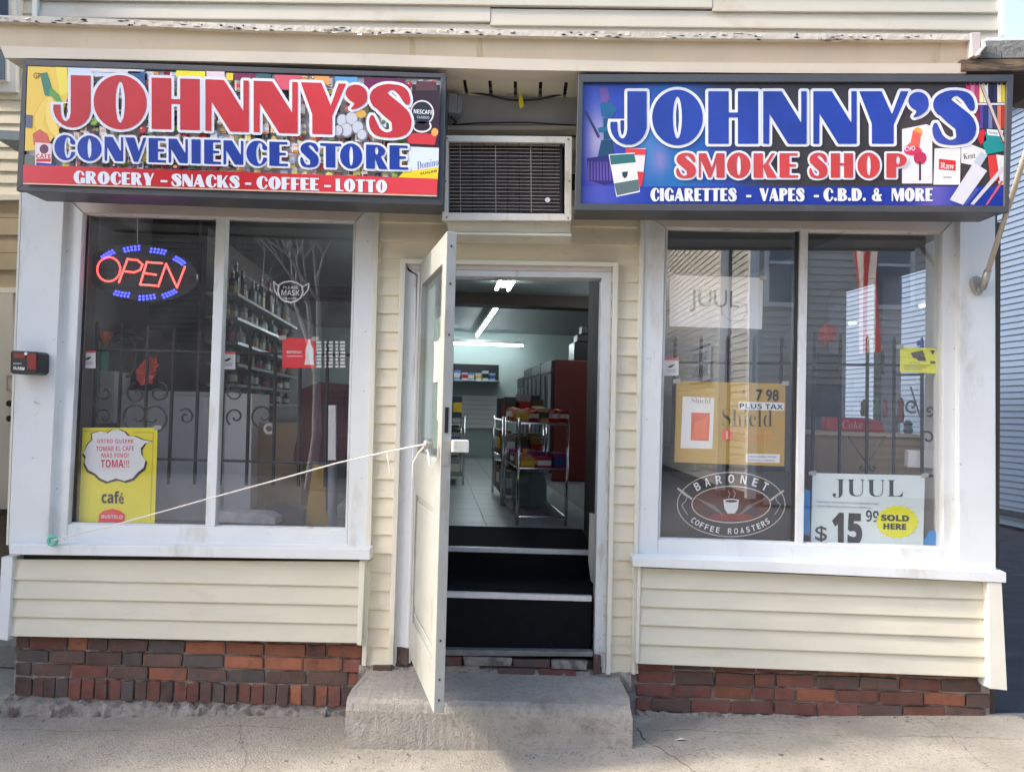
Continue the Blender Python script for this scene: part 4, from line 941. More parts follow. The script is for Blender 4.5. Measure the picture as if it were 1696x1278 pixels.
# hookah silhouette
for pts, c_ in [([(992, 146), (1006, 145), (1010, 165), (1002, 172), (996, 168)], (120, 90, 170)), ([(994, 172), (1010, 168), (1022, 182), (1012, 196), (996, 192)], (30, 110, 160)), ([(999, 196), (1007, 196), (1010, 230), (1000, 232)], (24, 90, 130)), ([(990, 212), (1024, 206), (1022, 214), (992, 220)], (30, 120, 160)), ([(996, 232), (1014, 232), (1018, 258), (990, 260)], (28, 80, 120)),
                ([(972, 262), (1018, 256), (1024, 300), (1000, 306), (974, 298)], (50, 44, 130)), ([(968, 184), (971, 183), (994, 226), (990, 229)], (60, 60, 120))]:
    A.art(pts, c_, YS, 3 + len(pts) * .2 + pts[0][1] * .002)
for i in range(9): A.art([(974 + i * 5, 268), (976 + i * 5, 268), (976 + i * 5.2, 300), (973 + i * 5.2, 298)], (120, 90, 190), YS, 5.2)
# bottom band
A.grad([(963, 309), (1664.5, 309), (1664, 340.8), (962.5, 336.8)], lambda t, q: mixc(mixc((24, 60, 180), (86, 96, 206), bump_(t, .03, .1)), (120, 110, 214), .9 * bump_(t, .83, .05)), 40, 2, YS, 6)
# cigarette packs
INKG = .92
A.art([(1036, 246), (1070, 246), (1064, 300), (1056, 312), (1040, 300)], (232, 222, 226), YS, 7); A.art([(1036, 246), (1070, 247), (1069, 257), (1036, 257)], (220, 60, 60), YS, 7.4)
A.art([(1055, 284), (1067, 285), (1063, 308), (1058, 310)], (210, 50, 60), YS, 7.5)
A.art([(1008, 256), (1051, 253), (1060, 318), (1021, 326)], (232, 236, 240), YS, 8); A.art([(1009.5, 257), (1050.5, 254.5), (1053, 269), (1012, 273)], (50, 110, 112), YS, 8.4)
A.art([(1017, 304), (1057.5, 297), (1059, 316), (1022, 324)], (90, 110, 112), YS, 8.4); A.art([(1030, 285), (1040, 284), (1039, 292), (1035, 296), (1031, 292)], (50, 60, 64), YS, 8.6)
# bottles behind, right side
cols = [(206, 30, 110), (236, 120, 160), (190, 60, 110), (236, 226, 160), (226, 226, 214), (26, 26, 60), (40, 30, 80), (232, 222, 170), (214, 196, 60)]
for i, c_ in enumerate(cols):
    x = 1600 + i * 7.4; A.art([(x, 138), (x + 6.8, 138), (x + 6.8, 170), (x, 170)], c_, YS, 7); A.art([(x + 1, 136.5), (x + 5.6, 136.5), (x + 5.6, 141), (x + 1, 141)], (30, 26, 30), YS, 7.3)
A.art(rect(1596, 171, 1667, 174), (216, 216, 226), YS, 7.5)
cols = [(60, 90, 140), (196, 40, 110), (150, 30, 60), (90, 60, 150), (40, 50, 110), (110, 120, 170), (60, 60, 90), (216, 120, 90), (180, 60, 50)]
for i, c_ in enumerate(cols):
    x = 1600 + i * 7.4; A.art([(x, 175), (x + 6.4, 175), (x + 6.4, 213), (x, 213)], c_, YS, 7)
# vape carton with orange splash
A.art([(1494, 214), (1534, 206), (1544, 210), (1544, 304), (1494, 304)], (224, 226, 236), YS, 8)
A.art(circ(1520, 220, 8, 9, 14), (246, 160, 60), YS, 8.4); A.art([(1512, 216), (1526, 222), (1522, 250), (1506, 252), (1498, 244), (1508, 236)], (226, 96, 80), YS, 8.6)
A.art(circ(1512, 250, 15, 8, 16), (200, 50, 90), YS, 8.9); A.art(circ(1524, 262, 11, 11, 16), (180, 36, 84), YS, 9.1); A.art(rect(1522, 268, 1525.5, 299), (40, 40, 50), YS, 9.3)
put_text(A, 'CVO', (1499, 251), (1516, 249), (1498.5, 243.5), YS - .0003 * 9.8, .01, (250, 240, 244))
# white box with red tag
A.art([(1548, 246), (1591, 245), (1590, 306), (1546, 306)], (230, 230, 234), YS, 8); A.art([(1555, 263), (1583, 266), (1583, 283), (1555, 281)], (206, 36, 44), YS, 8.5)
put_text(A, bold('Raw', 1), (1557.5, 279), (1580.5, 280.5), (1557.5, 269), YS - .0003 * 9, .0, (240, 225, 225)); A.art(rect(1562, 293, 1576, 294.5), (90, 90, 96), YS, 8.7)
A.art([(1592, 244), (1606, 238), (1640, 252), (1612, 274), (1592, 270)], (220, 224, 224), YS, 8.1); put_text(A, bold('Kent', 1), (1596, 264), (1616, 262), (1595, 255), YS - .0003 * 9, 0, (60, 90, 80))
A.art([(1614, 218), (1630, 214), (1634, 232), (1624, 240)], (206, 40, 50), YS, 8.2)
A.art([(1632, 218), (1660, 220), (1664, 250), (1634, 256), (1628, 240)], (30, 140, 140), YS, 8.2); A.art([(1634, 214), (1662, 216), (1660, 226), (1636, 224)], (220, 232, 230), YS, 8.4); put_text(A, bold('Newp', 1), (1637, 223), (1652, 224), (1637, 217), YS - .0003 * 9, 0, (40, 120, 130))
A.art([(1636, 258), (1650, 256), (1656, 300), (1640, 300)], (212, 54, 50), YS, 8.5); A.art([(1650, 256), (1664, 258), (1662, 306), (1654, 306)], (224, 226, 226), YS, 8.5)
# vape pens
for a_, c_, w in [((1626, 140, 1664, 234), (198, 190, 186), 5), ((1624, 142, 1662, 238), (120, 40, 50), 2), ((1584, 338, 1624, 276), (214, 216, 226), 26), ((1612, 282, 1630, 254), (186, 196, 210), 13), ((1610, 340, 1662, 278), (206, 206, 216), 7), ((1634, 340, 1660, 300), (200, 90, 110), 4), ((1598, 340, 1620, 312), (70, 90, 180), 5)]:
    A.art([(min(x, 1665), min(y, 339.5)) for x, y in line_px(*a_, w)], c_, YS, 9 + w * .1)
A.build('printed_picture', INK, S2)
LT2 = YS - .0003 * 13
sp = [(1010.6, 1071), (1080, 1164), (1173, 1256), (1264, 1336), (1347, 1419), (1423, 1505), (1505, 1537), (1544, 1617.5)]
m = M(); letters(m, "JOHNNY'S", sp, lambda x: 238.3, 87, LT2, .055, 90); m.build('letter_outline', 'sign_white', S2)
m = M(); letters(m, "JOHNNY'S", sp, lambda x: 238.3, 87, LT2 - .002, 0, 90); m.build('lettering', 'sign_blue', S2)
sp = [(1119.5, 1153), (1157, 1200), (1204, 1243), (1248, 1287), (1291, 1322), (1340, 1371), (1376, 1413), (1420, 1457.6), (1468, 1502)]
for w_, q_ in (("SMOKE", sp[:5]), ("SHOP", sp[5:])):
    m = M(); letters(m, w_, q_, lambda x: 294.4, 40.5, LT2 - .001, .085, 46); m.build('letter_outline', 'sign_white', S2)
    m = M(); letters(m, w_, q_, lambda x: 294.4, 40.5, LT2 - .003, 0, 46); m.build('lettering', 'sign_red2', S2)
m = M()
for w_s, x0, x1 in [('CIGARETTES', 1077.5, 1220), ('-', 1236, 1244), ('VAPES', 1258, 1332.5), ('-', 1348, 1356), ('C.B.D.', 1364, 1434), ('&', 1444, 1460.5), ('MORE', 1477, 1545)]:
    m = M(); letters(m, w_s, word_spans(w_s, x0, x1), lambda x: 333, 21, LT2 - .001, .01, 30); m.build('lettering', 'sign_white', S2)

INKG = 1.0
# ---- between the signs
o = M().bpx(740, 150, 957, 206, -.10, .0).build('metal_raceway', 'gray_metal', bevel=.004); tag(o, 'flat grey metal panel on the wall between the two signs', 'panel')
M().bpx(738, 140, 958, 147, -.12, .0).build('trim_board', 'cornice_trim', B); M().bpx(738, 208, 958, 215, -.09, .0).build('trim_board', 'cornice_trim', B)
r0 = empty('junction_box', P(752, 190, -.16), 'small grey electrical junction box beside the left sign above the air conditioner', 'junction box')
M().ppx([(742, 154), (757, 155), (757, 187), (742, 186)], -.20, -.11).build('box_body', 'box_gray', r0, bevel=.004); M().ppx([(757.5, 157), (765, 163), (765, 184), (757.5, 189)], -.19, -.12).build('box_cover', 'box_gray', r0, bevel=.003)
M().tube([P(746, 188, -.15), P(748, 196, -.15), P(756, 203, -.14), P(750, 206, -.13)], .006).build('cable_gland', 'cable_black', r0)
for (pts, r1, lb) in [([(744, 148), (775, 152), (810, 158), (840, 165), (862, 167), (890, 165), (925, 158), (956, 149)], .006, 'black cable sagging between the two signs with a yellow tag on it'),
                      ([(744, 146), (790, 150), (840, 155), (880, 156), (920, 152), (956, 147)], .0045, 'thinner black cable running above the sagging one between the signs'),
                      ([(752, 207), (790, 204), (840, 203), (880, 203), (920, 206), (956, 208)], .0045, 'grey-black cable lying along the lower trim between the signs')]:
    o = M().tube([P(a_, b_, -.13) for a_, b_ in pts], r1).build('power_cable', 'cable_black', smooth=True); tag(o, lb, 'cable')
o = M(); o.ppx([(860, 155), (864, 155), (866, 165), (868, 177), (861, 180), (859, 168)], -.145, -.14); o = o.build('cable_tag', 'yellow_plastic'); tag(o, 'bright yellow tag hanging from the cable between the signs', 'tag')

# ---- air conditioner
AC = empty('air_conditioner', P(840, 392, -.15), 'cream through-wall air conditioner over the doorway with wire grille', 'air conditioner')
o_ = [(732, 224), (947.5, 226), (946.5, 365.5), (732, 364.5)]; i_ = [(742.5, 234), (936, 237), (935.5, 354), (742.5, 352)]; YA = -.27
for a_, b_, c_, d_ in ((o_[0], o_[1], i_[1], i_[0]), (i_[3], i_[2], o_[2], o_[3]), (o_[0], i_[0], i_[3], o_[3]), (i_[1], o_[1], o_[2], i_[2])):
    M().ppx([a_, b_, c_, d_], YA, YA + .02).build('front_frame', 'ac_case', AC, bevel=.002)
M().ppx([(734, 226), (945.5, 228), (944.5, 364), (734, 363)], YA + .1, .0).build('case', 'ac_case', AC)
c = M(); c.ppx([(734, 226), (742.5, 226), (742.5, 363), (734, 363)], YA + .02, YA + .1); c.ppx([(936, 228), (945.5, 228), (944.5, 364), (935.5, 364)], YA + .02, YA + .1); c.ppx([(742.5, 226), (936, 228), (936, 236.5), (742.5, 233.5)], YA + .02, YA + .1); c.ppx([(742.5, 352.5), (935.5, 354.5), (935.5, 364), (742.5, 363)], YA + .02, YA + .1)
c.build('sleeve', 'ac_case', AC)
M().ppx([(742, 234), (936, 236), (936, 355), (742, 353)], YA + .085, YA + .095).build('back_plate', 'ac_dark', AC)
m = M()
for i in range(95):
    x = 744 + i * 1.93; m.ppx([(x, 236), (x + .9, 236), (x + .9, 352), (x, 352)], YA + .055, YA + .08)
tag(m.build('coil_fins', 'ac_fin', AC), kind='stuff')
for i in range(19):
    y = 241 + i * 5.9; M().tube([P(743, y - .6 + rnd.uniform(-.3, .3), YA + .03), P(840, y + rnd.uniform(-.6, .6), YA + .03), P(927, y + .8, YA + .03)], .0017, 5).build('grille_wire', 'ac_wire', AC)
for i in range(9):
    x = 762 + i * 19.5; M().tube([P(x, 236, YA + .034), P(x + 1, 352, YA + .034)], .0022, 5).build('grille_wire', 'ac_dark' if i % 3 else 'ac_wire', AC)
M().ppx([(927, 238), (931, 238), (931, 352), (927, 352)], YA + .028, YA + .04).build('grille_edge', 'ac_dark', AC)
M().ppx(circ(907, 331, 4.5, 4, 9), YA + .024, YA + .028).build('paint_spot', 'plastic_white', AC)
M().ppx([(740, 367), (945, 368), (945, 386), (742, 384)], -.20, .0).build('drip_tray', 'ac_case', AC, bevel=.003)
M().ppx([(738, 384), (947, 386.5), (947, 391), (738, 388)], -.215, .0).build('tray_lip', 'ac_case', AC, bevel=.002)
for x, y in ((740, 229), (740, 360), (941, 231), (941, 361), (737, 250), (738, 300), (943, 300)): M().ppx(circ(x, y, 1.3, n=8), YA - .003, YA).build('screw', 'iron_scroll', AC)

# ---- alarm keypad on the corner post
AL = empty('alarm_box', P(40, 620, -.1), 'small black and red box with white lettering on the left corner post', 'alarm box')
M().ppx([(17, 583), (20, 580), (60, 582), (62.5, 586), (62, 616), (58, 620), (20, 619), (16.5, 615)], -.165, -.061).build('box_body', 'plastic_black', AL, bevel=.006)
M().ppx([(23, 584.5), (42, 585), (41, 593), (23, 592.5)], -.168, -.165).build('red_panel', 'alarm_red', AL); M().ppx([(45, 585), (60, 586), (59.5, 612), (45.5, 611)], -.1685, -.165).build('red_panel', 'alarm_red', AL)
M().ppx(circ(42.5, 585.5, 2.6, n=12), -.172, -.165).build('indicator', 'plastic_white', AL)
A = M(); put_text(A, bold('ALARM'), (21.5, 611.5), (40.5, 613), (21.5, 606.5), -.1665, .02); put_text(A, 'SECURITY', (22, 603), (36, 603.6), (22, 600.5), -.1665, .0); A.build('lettering', 'white_print', AL)
# screw scars on the post
m = M()
for (x, y, r1) in [(60, 667, 2.2), (64, 668, 1.6), (57, 665, 1.4), (59, 660, .9), (62, 684, .8), (57, 687, .7), (54, 758, 1.5), (52, 644, .7), (85, 620, 1), (86, 792, 1), (77, 600, .7), (63, 748, .5), (60, 700, .6)]: m.ppx(circ(x, y, r1 * 1.4, r1, 9), -.0625, -.06)
m.build('old_screw_holes', 'mauve_trim', B)

# ---- rope from the door knob to the post
pts = [P(85, 895, -.13), P(200, 866, -.2), P(340, 827, -.3), P(460, 794, -.4), P(560, 766, -.48), P(636, 749, -.55), P(660, 744, -.58), P(700, 738, -.66)]
kp = kb + nn * .03; pts = pts[:-1] + [(kp.x, kp.y, 1.492)]
R0 = empty('tie_string', pts[0], 'white string stretched from the door knob down to the left window sill', 'string')
M().tube(pts, .0042, 6).build('cord', 'string_white', R0, smooth=True)
q = Vector(P(640, 748, -.55)); M().tube([q, q + Vector((.012, -.01, -.04)), q + Vector((.022, -.004, -.10))], .004, 6).build('loose_end', 'string_white', R0)
q = Vector((kp.x, kp.y, 1.49)); M().tube([q, q + Vector((.015, -.01, -.05)), q + Vector((.02, -.015, -.09))], .005, 6).build('loose_end', 'string_white', R0); M().tube([q, q + Vector((-.04, .05, -.04)), q + Vector((-.07, .1, -.09)), q + Vector((-.075, .12, -.16))], .004, 6).build('loose_end', 'string_white', R0)
q = Vector(P(104, 895, -.1)); M().lathe([(.004, 0), (.012, .004), (.012, .012), (.005, .016)], q, 8).build('knot', 'string_white', R0)
o = M(); c0 = Vector(P(87, 895, -.115)); o.tube([c0 + Vector((.022 * math.cos(t), 0, .022 * math.sin(t))) for t in [i * math.pi / 8 for i in range(16)]], .009, 8, closed=True); o = o.build('hook_ring', 'green_tape', smooth=True); tag(o, 'green taped hook on the left window sill holding the string', 'hook')

# ---- flag on its pole, at the right post
FL = empty('flag_pole', P(1620, 480, -.1), 'slanted cream flagpole in a metal bracket on the right white post', 'flagpole')
p0 = Vector(P(1632, 462, -.14)); p1 = Vector(P(1696, 262, -.58)); dd = (p1 - p0).normalized(); tip = p0 + dd * 1.75
M().tube([p0 - dd * .05, tip], .013, 12).build('pole', 'pole_cream', FL, smooth=True)
M().tube([p0 - dd * .06, p0 + dd * .05], .019, 12).build('socket', 'bracket_metal', FL, smooth=True)
M().ppx([(1610, 462), (1618, 456), (1632, 462), (1634, 474), (1626, 488), (1618, 488), (1610, 474)], -.085, -.061).build('bracket_plate', 'bracket_metal', FL, bevel=.003)
M().tube([Vector(P(1620, 480, -.085)), p0 - dd * .03], .012, 8).build('bracket_arm', 'bracket_metal', FL); M().ppx(circ(1636, 458, 4.5, n=10), -.15, -.12).build('wing_screw', 'iron_black', FL)
# cloth hanging from the pole
fm = mat('flag_cloth', (.6, .6, .6), .8)
A = M(); r_ = random.Random(4)
def fl(s, t):
    a_ = p0 + dd * (.95 + .62 * s); fold = math.sin(s * 17 + 1.5 * t); k2 = .5 + (s - .5) * (1 - .78 * min(1, t * 1.7))
    m_ = p0 + dd * (.95 + .62 * k2)
    return Vector((m_.x + .03 * fold * min(1, 3 * t) + .05 * t, m_.y + .03 * fold * (.2 + t), m_.z * (1 - min(1, 2 * t)) + min(1, 2 * t) * (p0 + dd * 1.26).z - 1.25 * t + (.0 if t > 0 else a_.z - m_.z)))
ns, ntt = 39, 16
for i in range(ns):
    for j in range(ntt):
        s0, s1, t0, t1 = i / ns, (i + 1) / ns, j / ntt, (j + 1) / ntt
        stripe = (i // 3) % 2 == 0; col = (190, 24, 36) if stripe else (236, 234, 232)
        A.add([fl(s0, t0), fl(s1, t0), fl(s1, t1), fl(s0, t1)], [(0, 1, 2, 3)], s2l(col))
o = A.build('flag', INK, smooth=True); tag(o, 'red and white striped flag hanging from the slanted pole over the alley', 'flag')

# ------------------------------------------------------------------ things in and on the windows
INKG = 1.5; YW = .045    # just behind the glass
def sheet(name, pts, col, Y, label, cat, group=None):
    o = empty(name, P(sum(q[0] for q in pts) / len(pts), max(q[1] for q in pts), Y), label, cat, group)
    M().ppx(pts, Y, Y + .003).build('sheet', mat('paper_%d_%d_%d' % col, s2l(col), .45, var=.05, vs=5), o)
    if abs(pts[1][0] - pts[0][0]) > 40:
        for (x_, y_) in (pts[0], pts[1]): M().ppx([(x_ - 6, y_ - 3), (x_ + 6, y_ - 4), (x_ + 6, y_ + 3), (x_ - 6, y_ + 4)], Y - .0045, Y - .004).build('tape', mat('clear_tape', (.42, .42, .38), .3), o)
    return o
# open sign
OS = empty('open_sign', P(228, 500, .09), 'oval LED sign glowing OPEN in red inside blue dashes, hung in the left window', 'open sign')
M().ppx(circ(234, 452, 92, 47, 40, rot=6), .075, .10).build('board', 'led_board', OS)
dots = M(); 
def dot(m_, x, y, r1, Y=.073): m_.ppx(circ(x, y, r1, n=6), Y, Y + .002)
def dline(m_, pts, step=3.2, r1=1.75):
    for i in range(len(pts) - 1):
        L_ = math.dist(pts[i], pts[i + 1]); n = max(1, int(L_ / step))
        for k_ in range(n): dot(m_, pts[i][0] + (pts[i + 1][0] - pts[i][0]) * k_ / n, pts[i][1] + (pts[i + 1][1] - pts[i][1]) * k_ / n, r1)
    dot(m_, *pts[-1], r1)
dline(dots, circ(180, 446, 19, 20, 30, rot=15) + [circ(180, 446, 19, 20, 30, rot=15)[0]])
dline(dots, [(197, 467), (211, 429), (228, 431), (236, 438), (232, 447), (222, 451), (205, 449)])
dline(dots, [(268, 436), (243, 434), (232, 471), (258, 473)]); dline(dots, [(238, 452), (258, 455)])
dline(dots, [(262, 474), (275, 437), (293, 476), (306, 442)])
dots.build('red_lights', 'led_red', OS)
def strokes(m_, pts, w, Y=.0745):
    for i in range(len(pts) - 1): m_.ppx(line_px(*pts[i], *pts[i + 1], w), Y, Y + .0004)
dots = M(); 
for a0 in (-151, -117, -84, -50, 38, 68, 100): 
    for rr in (0, 1):
        q = [(234 + (80 - 5 * rr) * math.cos(math.radians(a0 + k_ * 4.5 + 6)) , 452 + (41 - 5 * rr) * math.sin(math.radians(a0 + k_ * 4.5)) + 8 * math.cos(math.radians(a0)) ) for k_ in range(5)]
        for x, y in q: dot(dots, x, y, 2.2)
dots.build('blue_lights', 'led_blue', OS)
M().tube([P(228, 360, .09), P(228, 405, .09)], .002, 5).build('hanger', 'aluminium', OS); 
# stickers (security notice)
for (x, y, lb) in [(146, 595.5, 'small red and white security sticker at the left edge of the left window'), (377.5, 597.5, 'small red and white security sticker just right of the left window mullion'), (1112, 608, 'small red and white security sticker at the left edge of the right window')]:
    s_ = sheet('security_sticker', rect(x - 12, y - 14, x + 12, y + 14), (236, 222, 224), YW, lb, 'sticker', 'security stickers on the glass')
    A = M(); A.art(rect(x - 13, y - 15, x + 13, y - 11.5), (196, 60, 70), YW, 6); A.art([(x - 6, y - 1), (x + 2, y - 5), (x + 6, y - 4), (x, y + .5), (x - 5, y + 1)], (40, 36, 40), YW, 6); A.art(rect(x - 8, y + 4, x + 8, y + 5), (150, 110, 116), YW, 6); A.art(rect(x - 7, y + 7, x + 7, y + 8), (150, 110, 116), YW, 6); A.build('print', INK, s_)
# face mask sticker
MK = empty('mask_sticker', P(480, 500, YW), 'white outline sticker shaped like a face mask on the left window', 'sticker')
A = M()
o1 = [(461, 471), (470, 466), (481, 464.5), (492, 467), (501, 473), (503, 484), (499, 494), (490, 500), (481, 502), (470, 499.5), (462, 493), (459, 482)]
i1 = [(480.8 + (x - 480.8) * .88, 483 + (y - 483) * .86) for x, y in o1]
for k_ in range(12):
    a_, b_ = o1[k_], o1[(k_ + 1) % 12]; c_, d_ = i1[(k_ + 1) % 12], i1[k_]; A.art([a_, b_, c_, d_], (225, 230, 228), YW, 0)
pl_px(A, [(461, 474), (453, 466), (454, 478), (460, 490)], 2, (225, 230, 228), YW, 1); pl_px(A, [(501, 475), (512, 469), (510, 480), (502, 490)], 2, (225, 230, 228), YW, 1)
put_text(A, bold('MASK'), (466, 489), (496, 489.6), (466, 480), YW - .001, .0, (222, 226, 226)); put_text(A, 'PLEASE', (469, 478), (494, 478.5), (469, 473.5), YW - .001, .01, (200, 206, 206)); put_text(A, 'THANKS', (471, 496), (491, 496.5), (471, 492.5), YW - .001, .01, (200, 206, 206))
A.build('print', INK, MK)
# hours card
CS = sheet('soda_card', [(468, 559), (522, 561), (521, 609), (467.5, 609)], (206, 30, 40), YW, 'bright red card with a white bottle, right pane of the left window', 'card')
A = M(); A.art([(510, 562), (514, 562), (515, 570), (519, 578), (519, 594), (520, 604), (504, 604), (506, 594), (506, 578), (509.5, 570)], (240, 228, 230), YW, 4); put_text(A, bold('REFRESH'), (475, 585), (499, 585.6), (475, 580.5), YW - .0015, .0, (240, 200, 200)); A.art(rect(475, 589, 501, 590.4), (236, 190, 190), YW, 4); A.build('print', INK, CS)
PC = empty('hours_card', P(548, 610, YW), 'card of tiny white rows beside the red bottle card, left window', 'card')
A = M(); 
r_ = random.Random(8)
for x0, x1 in ((524, 533), (537, 541), (544, 552), (555, 561), (563, 572)):
    for k_ in range(8): A.art(rect(x0 + r_.uniform(0, 1), 565 + k_ * 5.7, x1 - r_.uniform(0, 1), 568.6 + k_ * 5.7), (200, 206, 214), YW, 0)
A.build('print', INK, PC)
# cafe poster
CP = sheet('cafe_poster', [(128, 708), (261, 708), (256, 866), (121, 863)], (226, 190, 22), YW, 'yellow cafe poster with a white cloud bubble in the left window corner', 'poster')
A = M()
cl = [(141, 745), (146, 735), (153, 728), (152, 718), (165, 714), (178, 717), (186, 712), (196, 711), (206, 715), (212, 722), (222, 722), (236, 728), (251, 731), (240, 734), (233, 742), (234, 752), (241, 762), (238, 774), (228, 782), (219, 792), (206, 796), (192, 792), (178, 797), (166, 792), (158, 784), (146, 778), (140, 766), (142, 756), (138, 750)]
A.art([(x + (-2 if x < 190 else 3), y + 3.5 if y > 740 else y - .5) for x, y in cl], (40, 30, 20), YW, 5); A.art(cl, (222, 216, 224), YW, 7)
for t_, bl, br, tl, c_ in [('USTED QUIERE', (161, 735), (221, 735), (161, 727), (196, 80, 110)), ('TOMAR EL CAFE', (159, 747), (222, 746), (159, 739), (196, 80, 110)), ('MAS FINO?', (168, 757.5), (214, 757.5), (168, 750), (196, 80, 110)), ('TOMA!!!', (167, 774), (214, 774), (167, 761), (190, 40, 70))]:
    put_text(A, bold(t_), bl, br, tl, YW - .0003 * 9, .0, c_)
put_text(A, bold('café'), (168, 833), (205, 834), (168, 812), YW - .0003 * 9, .01, (30, 24, 20)); 
A.art([(164, 852), (170, 846), (186, 842), (200, 846), (207, 852), (206, 865), (163, 864)], (206, 36, 40), YW, 6); put_text(A, bold('BUSTELO'), (168, 858), (203, 859), (168, 852), YW - .0003 * 9, .0, (240, 190, 190))
pl_px(A, [(131, 714), (128, 860)], 1, (170, 140, 20), YW, 5); pl_px(A, [(254, 716), (249, 860)], 1, (170, 140, 20), YW, 5); pl_px(A, [(132, 714), (180, 713)], 1, (170, 140, 20), YW, 5); pl_px(A, [(220, 716), (254, 716)], 1, (170, 140, 20), YW, 5)
A.build('print', INK, CP)
# right window: pale sheet
J1 = sheet('brand_sheet', [(1109, 455), (1264, 460), (1262, 545), (1109, 540)], (214, 228, 224), YW, 'pale rectangular sheet reading JUUL in thin grey letters, upper right-hand window', 'sheet')
A = M(); put_text(A, 'JUUL', (1143, 516), (1224, 519), (1143, 479), YW - .0015, .0, (110, 116, 116)); 
pl_px(A, [(1195, 508), (1196, 520), (1210, 532), (1228, 530), (1238, 518), (1236, 504), (1216, 500)], 1, (140, 150, 150), YW, 5)
A.build('print', INK, J1)
# gold cigarette poster
SP = sheet('price_poster', [(1121, 631), (1301, 635), (1299, 772), (1117, 765)], (160, 130, 58), YW, 'gold Shield price poster showing 7.98 plus tax, right-hand window', 'poster')
A = M(); A.art([(1131, 656), (1183, 659), (1180, 743), (1127, 742)], (206, 216, 210), YW, 4); A.art([(1145, 683), (1176, 684), (1174, 730), (1144, 729)], (186, 70, 44), YW, 5); A.art([(1150, 700), (1172, 688), (1170, 726), (1146, 728)], (206, 92, 60), YW, 5.5)
put_text(A, bold('Shield', 1), (1145, 667), (1177, 668), (1145, 657.5), YW - .002, -.02, (110, 110, 110))
put_text(A, bold('Shield', 1), (1196, 705), (1279, 707), (1196, 676), YW - .002, -.02, (44, 42, 36))
put_text(A, '7 98', (1252, 664), (1290, 665), (1252, 644), YW - .002, .03, (20, 20, 20)); put_text(A, '$', (1230, 655), (1234, 655), (1230, 645), YW - .002, .0, (60, 50, 40))
A.art([(1223, 665), (1299, 667), (1299, 680), (1223, 678)], (206, 216, 220), YW, 6); put_text(A, bold('PLUS TAX'), (1225, 676), (1297, 678), (1225, 667.5), YW - .003, .0, (26, 36, 80))
put_text(A, 'BUY YOUR', (1216, 719), (1278, 720), (1216, 711), YW - .002, .0, (196, 130, 60)); put_text(A, 'CIGARETTES', (1216, 731), (1282, 732), (1216, 722), YW - .002, .0, (190, 120, 60))
A.art(circ(1204, 720, 9.5, 10, 16), (206, 80, 60), YW, 5); A.art(rect(1202.5, 713, 1206, 727), (230, 180, 150), YW, 6)
A.art([(1236, 751), (1292, 752), (1291, 766), (1236, 765)], (206, 210, 214), YW, 5); put_text(A, 'SURGEON GENERAL WARNING', (1239, 757), (1286, 758), (1239, 754), YW - .0022, .0, (90, 90, 110)); put_text(A, 'SMOKING IS HARMFUL', (1239, 763), (1284, 764), (1239, 760), YW - .0022, .0, (90, 90, 110))
A.build('print', INK, SP)
# coffee roaster board
CB = empty('coffee_board', P(1200, 893, YW), 'dark board with oval BARONET COFFEE ROASTERS badge at the bottom of the right-hand window', 'board')
M().ppx([(1093, 781), (1316, 781), (1314, 892), (1092, 890)], YW + .01, YW + .015).build('board', mat('coffee_dark', (.035, .030, .028), .4), CB)
A = M(); cx, cyy = 1211, 835
def ring(rx, ry, w, col, l, n=48, x=None, y=None):
    q = circ(cx if x is None else x, cyy if y is None else y, rx, ry, n); p_ = circ(cx if x is None else x, cyy if y is None else y, rx - w, ry - w, n)
    for k_ in range(n): A.art([q[k_], q[(k_ + 1) % n], p_[(k_ + 1) % n], p_[k_]], col, YW + .008, l)
ring(90, 54, 1.6, (170, 166, 160), 0); ring(66, 31, 1.8, (180, 172, 162), 1)
A.art(circ(cx, cyy, 63.5, 28.5, 36), (84, 46, 36), YW + .008, .5); A.art([(1160, 846), (1188, 836), (1211, 850), (1236, 838), (1262, 846), (1240, 858), (1184, 858)], (60, 50, 50), YW + .008, 1.6)
A.art(circ(cx, cyy + 20, 36, 6, 20), (120, 40, 36), YW + .008, 1.8)
for i in range(7):
    A.art(line_px(1152 + i * 4, 824 + i * 2.5, 1186 + i * 2, 838 + i * 2.4, 1), (120, 110, 108), YW + .008, 2.2); A.art(line_px(1270 - i * 4, 824 + i * 2.5, 1236 - i * 2, 838 + i * 2.4, 1), (120, 110, 108), YW + .008, 2.2)
A.art([(1198, 827), (1224, 827), (1222, 842), (1217, 850), (1205, 850), (1200, 842)], (196, 206, 212), YW + .008, 3); A.art(circ(1211, 829, 13, 3.6, 18), (206, 214, 218), YW + .008, 3.6); A.art(circ(1211, 829.5, 10, 2.2, 18), (60, 44, 40), YW + .008, 4)
pl_px(A, [(1206, 824), (1209, 818), (1206, 812)], .9, (190, 160, 150), YW + .008, 4); pl_px(A, [(1215, 824), (1218, 817), (1214, 811)], .9, (190, 160, 150), YW + .008, 4)
A.art(line_px(1122, 808, 1146, 826, 3.4), (176, 170, 160), YW + .008, 3); A.art(line_px(1298, 812, 1276, 828, 3.4), (176, 170, 160), YW + .008, 3)
for sgn in (-1, 1): pl_px(A, [(cx + sgn * 80, 818), (cx + sgn * 73, 822), (cx + sgn * 76, 830), (cx + sgn * 82, 836), (cx + sgn * 76, 846), (cx + sgn * 72, 852)], 1.4, (150, 146, 142), YW + .008, 3)
